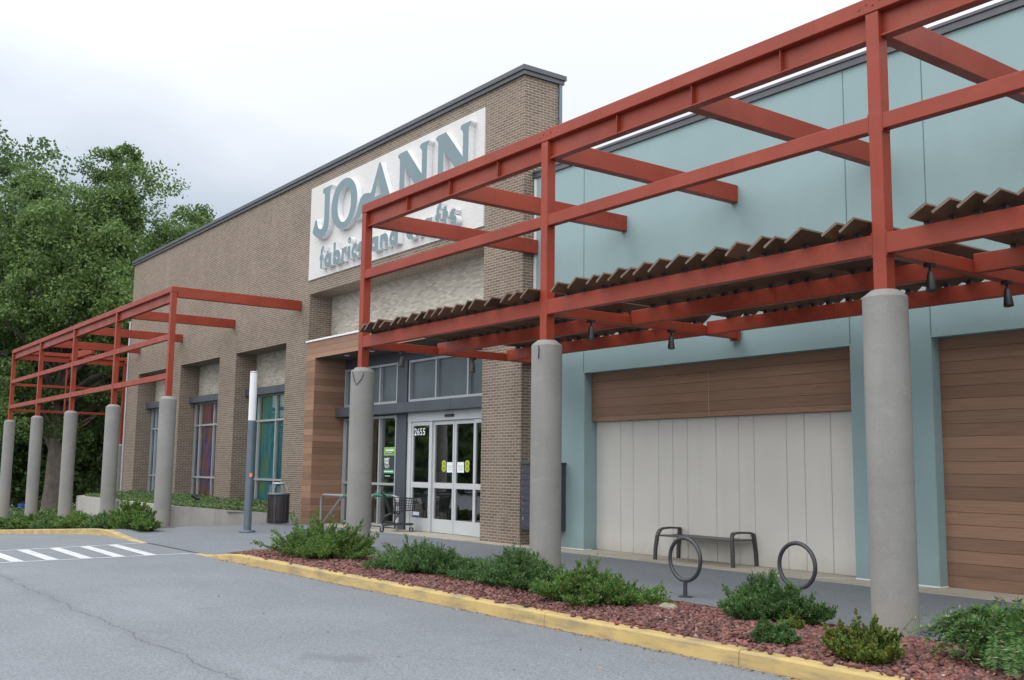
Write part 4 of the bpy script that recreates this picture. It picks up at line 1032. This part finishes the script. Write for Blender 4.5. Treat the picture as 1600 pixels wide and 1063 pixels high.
# shopping cart
def cart():
    t=thing('shopping_cart','small black wire shopping cart parked in front of the entrance doors','cart',(-24.62,14.02,0))
    O=Vector((-24.70,13.98,0)); l=Vector((.51,.86,0)).normalized(); n=Vector((l.y,-l.x,0))
    P=lambda a,b,z: O+l*a+n*b+Vector((0,0,z))
    W=.235
    mb=MB()
    def loop(pts,r=.007,closed=True): mb.tube(pts,r,6,closed)
    top=[P(.2,-W,.93),P(.93,-W*.8,.88),P(.93,W*.8,.88),P(.2,W,.93)]; bot=[P(.27,-W*.85,.53),P(.86,-W*.68,.58),P(.86,W*.68,.58),P(.27,W*.85,.53)]
    def seg(a,b,r=.006): mb.tube([a,b],r,6)
    for k in range(4):
        seg(top[k],top[(k+1)%4],.011); seg(bot[k],bot[(k+1)%4],.009)
        m=11 if k in (0,2) else 8
        for i in range(m+1):
            q=i/m; seg(top[k].lerp(top[(k+1)%4],q),bot[k].lerp(bot[(k+1)%4],q),.006)
        for q in (.2,.4,.6,.8):
            seg(top[k].lerp(bot[k],q),top[(k+1)%4].lerp(bot[(k+1)%4],q),.0045)
    for i in range(9):
        q=i/8; seg(bot[0].lerp(bot[1],q),bot[3].lerp(bot[2],q),.0045)
    for i in range(5):
        q=i/4; seg(bot[0].lerp(bot[3],q),bot[1].lerp(bot[2],q),.0045)
    mb.build('basket','black',t)
    mb=MB()
    for s_ in (-1,1):
        mb.tube([P(-.03,s_*W,1.03),P(.12,s_*W,.9),P(.22,s_*W*.95,.56),P(.3,s_*W*.9,.5),P(.5,s_*W*.8,.5)],.016,8)
        mb.tube([P(.3,s_*W*.9,.5),P(.1,s_*W,.42),P(.05,s_*W,.34),P(.02,s_*W,.16)],.016,8)
        mb.tube([P(.02,s_*W,.16),P(.3,s_*W*.9,.2),P(.82,s_*W*.7,.2)],.016,8)
        mb.tube([P(.45,s_*W*.8,.5),P(.36,s_*W*.85,.3),P(.3,s_*W*.9,.2)],.012,8)
    mb.tube([P(.82,-W*.7,.2),P(.82,W*.7,.2)],.014,8)
    mb.build('frame','black',t)
    mb=MB(); mb.tube([P(-.03,-W-.02,1.03),P(-.03,W+.02,1.03)],.02,10); mb.build('handle','rubber',t)
    mb=MB(); b=[P(.20,-W*.92,.50),P(.27,-W*.92,.50),P(.27,W*.92,.50),P(.20,W*.92,.50)]; tt=[P(.02,-W*.95,1.0),P(.10,-W*.95,.97),P(.10,W*.95,.97),P(.02,W*.95,1.0)]
    mb.hexa(b[::-1],tt[::-1]); mb.build('child_seat','black',t)
    mb=MB(); b=[P(.2,-W*.8,.2),P(.86,-W*.66,.2),P(.86,W*.66,.2),P(.2,W*.8,.2)]; mb.hexa(b[::-1],[q+Vector((0,0,.03)) for q in b[::-1]]); mb.build('tray','black',t)
    for a,s_ in ((.02,-1),(.02,1),(.8,-.7),(.8,.7)):
        c=P(a,s_*W,.062)
        mb=MB(); mb.tube([c-n*.016,c-n*.014,c+n*.014,c+n*.016],.06,20,rs=[.05,.062,.062,.05]); wh=mb.build('wheel','rubber',t)
        mb=MB(); mb.tube([c-n*.02,c+n*.02],.028,12); mb.build('hub','galv',wh)
        mb=MB(); mb.bar(c+n*.026,c+n*.026+Vector((0,0,.12)),.03,.006,n); mb.bar(c-n*.026,c-n*.026+Vector((0,0,.12)),.03,.006,n); mb.build('caster_fork','galv',t)
    return t
cart()
# bench
t=thing('bench','backless dark metal bench with curved arm frames against the grey panels','bench',(-13.65,14.64,0))
bx0,bx1=-14.62,-12.74
mb=MB(); vs=[];prof=[(14.36,.455),(14.38,.485),(14.50,.487),(14.66,.478),(14.80,.487),(14.93,.485),(14.95,.455),(14.93,.465),(14.66,.458),(14.38,.465)]
m=len(prof); mb.add([(bx0+.03,a,b) for a,b in prof]+[(bx1-.03,a,b) for a,b in prof],[(j,(j+1)%m,m+(j+1)%m,m+j) for j in range(m)]+[tuple(range(m))[::-1],tuple(range(m,2*m))])
mb.build('seat','bench',t)
for x,s_ in ((bx0,-1),(bx1,1)):
    mb=MB()
    path=[(x+s_*.04,14.33,0),(x+s_*.03,14.34,.25),(x+s_*.0,14.36,.48),(x-s_*.03,14.40,.575),(x-s_*.05,14.47,.605),(x-s_*.05,14.64,.612),(x-s_*.04,14.9,.60),(x-s_*.02,14.95,.58),(x+s_*.0,14.955,.48),(x+s_*.03,14.96,.25),(x+s_*.04,14.965,0)]
    for p,q in zip(path,path[1:]):
        vert=abs(q[2]-p[2])>abs(q[1]-p[1])
        mb.bar(p,q,.075,.036,(0,1,0) if vert else (0,0,1))
    mb.build('end_frame','bench',t)
# bike racks
def rack(x,y,label):
    t=thing('bike_rack',label,'bike rack',(x,y,0),'ring bike racks on the pavement')
    cz=.505; rr=.285
    MB().tube([(x+rr*math.cos(2*math.pi*i/48),y,cz+rr*math.sin(2*math.pi*i/48)) for i in range(48)],.0275,12,True).build('ring','dark_metal',t)
    MB().tube([(x,y,.01),(x,y,.225)],.03,12).build('post','dark_metal',t)
    MB().lathe(x,y,[(.1,0),(.1,.012),(.05,.02)],20).build('base_plate','dark_metal',t)
rack(-10.17,10.51,'round bike rack in front of the dark metal bench'); rack(-8.77,11.12,'round bike rack half hidden behind the dark green yew bush')
# cluster mailbox
t=thing('cluster_mailbox','dark grey cluster mailbox on the wall behind the middle column','mailbox',(-18.1,14.4,.37))
mx0,mx1=-18.86,-17.72
mb=MB(); mb.bbox(mx0,mx1,14.24,14.62,.37,1.82,.01); mb.bbox(mx0-.02,mx1+.02,14.2,14.628,1.825,1.86,.008); mb.build('cabinet','mailbox',t)
for cxi in range(3):
    a=mx0+.05+cxi*.35; 
    mb=MB()
    zs_=[1.74,1.6,1.46,1.32,1.14,1.0,.86,.72]
    for i in range(len(zs_)-1): mb.bbox(a,a+.32,14.225,14.238,zs_[i+1]+.012,zs_[i],.004)
    mb.bbox(a,a+.32,14.225,14.238,.42,.71,.004); mb.build('mailbox_door','mailbox',t)
    mb=MB()
    for i in range(len(zs_)-1): mb.lathe(a+.06,14.22,[(.012,zs_[i]-.065),(.012,zs_[i]-.045)],10)
    mb.box(a+.06,a+.1,14.21,14.223,.58,.64); mb.build('lock','galv',t)

# ------------------------------------------------------------------ vegetation
def shrub(name,label,cx,cy,rx,ry,h,mat,nb=110,seed=1,leaf=(.02,.0075),sprig=.1,z0=0.0,dens=1.0,style='juniper',group=None,cat='shrub',stemn=30,plume=.2):
    """branches root over a patch, sweep outward low and turn up at the tips; sprays of small leaves sit along them"""
    rg=np.random.default_rng(seed)
    t=thing(name,label,cat,(cx,cy,z0),group)
    Cs=[];As=[];Bs=[]; stems=MB(); O=np.array([cx,cy,z0])
    for i in range(nb):
        az=rg.random()*2*np.pi; rad=rg.random()**.55
        lump=.80+.17*np.sin(az*3+seed*1.3)+.12*np.sin(az*7+seed*2.1)
        far=rg.random()<plume
        k_=rad*lump*(1.12 if far else .92)
        hh=h*(1-.62*rad**2)*(.55+.5*rg.random())*(.8+.3*np.sin(az*2+seed))*(1.35 if far else 1)
        tip=np.array([rx*np.cos(az)*k_,ry*np.sin(az)*k_,max(.05,hh)])
        root=np.array([tip[0]*.35+rg.normal()*.05,tip[1]*.35+rg.normal()*.05,0])
        if style=='arch':
            mid=root*.55+tip*.45+np.array([0,0,h*(.55+.5*rg.random())]); tip[2]*=.75
        else:
            mid=root*.35+tip*.65; mid[2]=tip[2]*(.30+.2*rg.random())
        m=10; ts=np.linspace(.12,1,m)
        pts=((1-ts)**2)[:,None]*root+(2*ts*(1-ts))[:,None]*mid+(ts**2)[:,None]*tip
        if i<stemn:
            q=[tuple(root+O-np.array([0,0,.03]))]+[tuple(w_+O) for w_ in pts[::2]]
            stems.tube(q,.006,5,rs=[.011,.009,.007,.0055,.004,.0025][:len(q)])
        dead=style!='arch' and rg.random()<.06
        if dead:
            stems.tube([tuple(w_*np.array([1.08,1.08,1.05])+O) for w_ in pts[::3]],.005,5,rs=[.008,.006,.004,.002][:len(pts[::3])]); continue
        tang=np.gradient(pts,axis=0); tang=unit(tang)
        if style=='arch':      # flat rows of long needles either side of the stem
            n=int(70*dens); f=rg.random(n)**.8*(m-1.001); i0=f.astype(int); fr=(f-i0)[:,None]
            base=pts[i0]*(1-fr)+pts[i0+1]*fr; tg=tang[i0]
            side=unit(np.cross(tg,np.array([0,0,1.0])+rg.normal(size=3)*.25))*np.where(rg.random((n,1))<.5,-1,1)
            a=unit(side+tg*.55+np.array([0,0,.18])+rg.normal(size=(n,3))*.16); ll=leaf[0]*(.75+.5*rg.random((n,1)))
            Cs.append(base+a*ll); As.append(a*ll); Bs.append(unit(np.cross(a,side*.15+np.array([0,0,1.0])+rg.normal(size=(n,3))*.3))*0+unit(np.cross(a,np.cross(side,tg)+rg.normal(size=(n,3))*.3))*leaf[1])
            continue
        for k in range(1,m):
            for s_ in range(3):
                sg_=np.cross(tang[k],np.array([0,0,1.0])); sg_/=np.linalg.norm(sg_)+1e-9
                v=tang[k]*.75+sg_*rg.normal()*.6+np.array([0,0,.28+.25*rg.random()])+rg.normal(size=3)*.22; v/=np.linalg.norm(v)
                L=sprig*(.55+.8*rg.random()); n=max(3,int(12*dens)); q=rg.random(n)
                base=pts[k][None]+v[None]*(q*L)[:,None]
                a=unit(v[None]*.95+rg.normal(size=(n,3))*.5); ll=leaf[0]*(.7+.6*rg.random((n,1)))
                Cs.append(base+a*ll*.8); As.append(a*ll); Bs.append(unit(np.cross(a,rg.normal(size=(n,3))))*leaf[1]*(.8+.5*rg.random((n,1))))
    C=np.concatenate(Cs)+O; A=np.concatenate(As); B=np.concatenate(Bs)
    ok=C[:,2]>z0+.004
    leaves_mesh('foliage',C[ok],A[ok],B[ok],mat,t); stems.build('stem','twig',t)
    return t
shrub('juniper','bright green juniper spreading round the foot of the column by the entrance',-18.1,9.05,2.0,.98,.60,'leaf_juniper',380,1,plume=.16)
shrub('juniper','green juniper low on the rocks between the entrance column and middle column',-14.75,9.25,1.55,.98,.42,'leaf_juniper2',320,2,plume=.1)
shrub('juniper','mid green juniper in front of the middle concrete column',-12.3,9.3,1.5,.95,.45,'leaf_juniper2',330,3,plume=.12)
shrub('juniper','low sprawling juniper left of the front bike rack, reaching over the rocks',-10.45,9.0,1.3,.85,.35,'leaf_juniper',260,4,plume=.2)
shrub('yew_bush','dense dark green yew bush in front of the right hand bike rack',-8.05,9.72,.82,.60,.44,'leaf_yew',300,15,leaf=(.02,.006),sprig=.085,plume=.1)
shrub('small_shrub','tiny dark green shrub on the rocks right below the yew bush',-6.98,8.47,.30,.25,.20,'leaf_juniper2',80,6,leaf=(.015,.006),sprig=.05,plume=.05)
shrub('small_shrub','small leafy shrub with red tinged leaves spilling onto the kerb at the nearest column',-5.87,8.4,.40,.38,.34,'leaf_yellow',190,7,leaf=(.013,.010),sprig=.06,plume=.08)
shrub('plum_yew','large feathery green bush at the right edge of the bed beside nearest column',-4.85,9.15,1.0,.8,.58,'leaf_fern',560,8,leaf=(.030,.0052),style='arch',plume=.1)
shrub('small_shrub','small yellowish weed between the yew bush and the nearest column',-7.38,9.25,.2,.18,.14,'leaf_yellow',34,9,leaf=(.012,.007),sprig=.05)
# junipers along the left bed, dropping with the ground
shrub('juniper','bushy green juniper at the kerb end by the left pergola',-28.75,8.72,1.45,.55,.62,'leaf_juniper',240,11,leaf=(.034,.013),sprig=.12,z0=-.05,plume=.1)
lab=['low juniper hedge clump behind left kerb, nearest to the bushy one','low juniper clump behind left kerb, second from the bushy one','low juniper clump behind left kerb in front of third column','low juniper clump behind left kerb before the far columns','low juniper clump at the far left end of kerb','low juniper clump behind left kerb at the picture edge']
for i in range(6):
    x=-31.6-3.3*i
    shrub('juniper',lab[i],x,8.85,2.1,.7,.38+.07*(i%2),('leaf_juniper2','leaf_juniper')[i%2],150,20+i,leaf=(.045,.017),sprig=.14,z0=g(x)-.05,stemn=8,plume=.06)
def litter():
    """fallen leaves and grit in the gutter and on the rocks"""
    n=2600; t=nrng.random(n)
    X=-20.5+nrng.random(n)*17; Y=np.where(t<.45,7.83-np.abs(nrng.normal(0,.05,n)),8.05+nrng.random(n)*2)
    Z=np.where(t<.45,-.143,.045+.015*nrng.random(n))
    m=nrng.random(n)<.03; Y=np.where(m,4.5+nrng.random(n)*3.2,Y); Z=np.where(m,-.143,Z)
    C=np.stack([X,Y,Z],1); A=unit(nrng.normal(size=(n,3))*np.array([1,1,.15]))*(.008+.016*nrng.random((n,1))); B=unit(np.cross(A,np.array([0,0,1.0])+nrng.normal(size=(n,3))*.3))*(.006+.008*nrng.random((n,1)))
    MAT['leaf_dead']=leaf_mat('leaf_dead',(.16,.075,.035),(.34,.2,.09),(.4,.36,.3),.1,6)
    o=leaves_mesh('leaf_litter',C,A,B,'leaf_dead',None); o['kind']='stuff'; o['label']='dry brown leaf litter along the kerb and on the rocks'
litter()

def tree(name,label,x,y,z0,height,rad,trunk_r,mat,seed,off=(0,0),flat=.45,nleaf=24000,leaf=.2,low=.25,fork=.38,group=None,ncl=90,cr=1.5):
    rg=np.random.default_rng(seed); rr=random.Random(seed)
    t=thing(name,label,'tree',(x,y,z0),group)
    wood=MB()
    tp=[Vector((x,y,z0-.3))]; H=height*.72
    for k in range(1,8): tp.append(Vector((x+rr.uniform(-.25,.25)*k*.35,y+rr.uniform(-.25,.25)*k*.35,z0+H*k/7)))
    wood.tube(tp,trunk_r,14,rs=[trunk_r*1.35]+[trunk_r*(1-.115*k) for k in range(1,8)])
    # cluster centres spread through an uneven crown volume
    cl=[]
    while len(cl)<ncl:
        v=rg.normal(size=3); v/=np.linalg.norm(v); r=rg.random()**flat
        zz=v[2]*r; q=np.array([v[0]*r*rad,v[1]*r*rad,0])
        zc_=z0+height*(low+(1-low)*(.5+.5*zz)); 
        prof=1-.25*abs(zz) if zz<0 else 1
        c=np.array([x+off[0]*(zc_-z0)/height+q[0]*prof,y+off[1]*(zc_-z0)/height+q[1]*prof,zc_])
        lob=.8+.22*np.sin(3*np.arctan2(v[1],v[0])+seed)+.15*np.sin(5*zz+seed)
        c[:2]=np.array([x,y])+(c[:2]-np.array([x,y]))*lob
        cl.append(c)
    cl=np.array(cl)
    for i,c in enumerate(cl[:60]):
        zf=min(max((c[2]-z0)*.62,height*fork*.55),H*.97); k=zf/H*7; k0=int(min(6,k)); p0=tp[k0].lerp(tp[k0+1],k-k0)
        m1=p0.lerp(Vector(c),.5)+Vector((rr.uniform(-.5,.5),rr.uniform(-.5,.5),rr.uniform(.0,1.0)))
        b=trunk_r*rr.uniform(.16,.34)
        wood.tube([p0,p0.lerp(m1,.5)+Vector((0,0,.25)),m1,m1.lerp(Vector(c),.6),Vector(c)],b,7,rs=[b,b*.8,b*.6,b*.4,b*.16])
    wood.build('trunk','bark',t)
    per=nleaf//ncl; Cs=[]
    for c in cl:
        s=cr*(.55+.8*rg.random()); 
        # each cluster: several smaller tufts
        nt_=11; dv=unit(rg.normal(size=(nt_,3))+np.array([0,0,.35])); cen=c[None]+dv*s*np.array([.9,.9,.62])*(.75+.35*rg.random((nt_,1)))
        w_=rg.integers(0,nt_,per); Cs.append(cen[w_]+np.clip(rg.normal(size=(per,3)),-1.9,1.9)*s*np.array([.21,.21,.15]))
    C=np.concatenate(Cs); C=C[C[:,2]<z0+height*1.02]; n=len(C)
    A=unit(rg.normal(size=(n,3))+np.array([0,0,-.25]))*leaf*(.6+.7*rg.random((n,1))); B=unit(np.cross(A,rg.normal(size=(n,3))))*leaf*(.42+.3*rg.random((n,1)))
    leaves_mesh('crown',C,A,B,mat,t)
    return t
tree('oak_tree','large leafy oak with thick grey trunk behind the left pergola',-63,14.4,-1.75,21.6,9.0,.52,'leaf_oak',3,off=(0,2.4),flat=.33,nleaf=140000,leaf=.112,low=.2,fork=.3,ncl=150,cr=1.55)
tree('oak_tree','tall oak whose top rises at the left edge of the picture',-69,12.0,-1.9,24.4,6.8,.45,'leaf_oak2',5,flat=.35,nleaf=52000,leaf=.15,low=.2,fork=.3,ncl=80,cr=1.7)
tree('oak_tree','bright leaved oak reaching out over the brick building roof',-70,23.0,-2,21.4,6.2,.42,'leaf_oak',8,flat=.35,nleaf=70000,leaf=.13,low=.25,fork=.3,ncl=80,cr=1.5)
bgl=['dark dense tree filling the gap left of the brick building','dark tree deep behind the oak trunk','dark tree low behind the far columns','dark tree behind the left pergola posts at the edge','dark tree furthest back behind the pergola']
for i,(x,y,h,r) in enumerate(((-80,24,17,7.5),(-84,17,16,7),(-90,21,19,8),(-78,14.5,13,5.5),(-74,19.5,12,5))):
    tree('dark_tree',bgl[i],x,y,-2,h,r,.35,'leaf_dark',30+i,nleaf=26000,leaf=.2,low=.03,fork=.2,group='dark trees behind the left pergola',ncl=70,cr=1.9)
# clipped hedge beyond the columns
def hedge():
    n=14000; X=-57.5-nrng.random(n)*5; Y=11.3+nrng.random(n)*5; Z=-1.75+.95*nrng.random(n)**.6+.15*np.sin(X*2)*np.cos(Y*2)
    C=np.stack([X,Y,Z],1); A=unit(nrng.normal(size=(n,3)))*.07; B=unit(np.cross(A,nrng.normal(size=(n,3))))*.045
    t=thing('hedge','low dark green hedge beyond the far concrete columns','hedge',(-60,13.5,-1.75)); leaves_mesh('foliage',C,A,B,'leaf_dark',t)
hedge()
# woods across the car park (seen in the glass)
def woods():
    n=45000; X=-230+nrng.random(n)*330; Y=-60-12*nrng.random(n); Z=-2+ (11+3*np.sin(X*.13)+2.5*np.sin(X*.41+1))*nrng.random(n)**.7
    C=np.stack([X,Y,Z],1); A=unit(nrng.normal(size=(n,3)))*.9; B=unit(np.cross(A,nrng.normal(size=(n,3))))*.6
    o=leaves_mesh('woods',C,A,B,'leaf_oak2',None); o['kind']='stuff'; o['label']='woods on the far side of the car park'
woods()
# utility pole
t=thing('utility_pole','weathered pale wooden utility pole among the dark trees','pole',(-75,16.0,-2))
MB().tube([(-75,16.0,-2.2),(-75,15.98,3.0),(-75,15.96,8.5)],.14,10,rs=[.16,.14,.11]).build('shaft','pole_wood',t)
mb=MB(); mb.lathe(-74.85,15.75,[(.16,2.6),(.2,2.7),(.2,3.3),(.12,3.4)],14); mb.build('transformer','alu',t)
mb=MB(); mb.tube([(-75,15.9,3.55),(-72,18.5,3.1),(-69,22,2.75),(-65,29,2.5)],.02,6); mb.tube([(-75,15.9,.9),(-72,18.5,.7),(-69,22,.6),(-65,29,.6)],.012,6); mb.build('cable','white_flash',t)
t=thing('recycling_bin','small blue bin far behind the leftmost columns','bin',(-66,13.5,-1.9))
MB().lathe(-66,13.5,[(.2,-1.9),(.27,-.75)],16).build('body','blue_plastic',t); MB().lathe(-66,13.5,[(.29,-.745),(.29,-.68),(.2,-.62)],16).build('lid','blue_plastic',t)
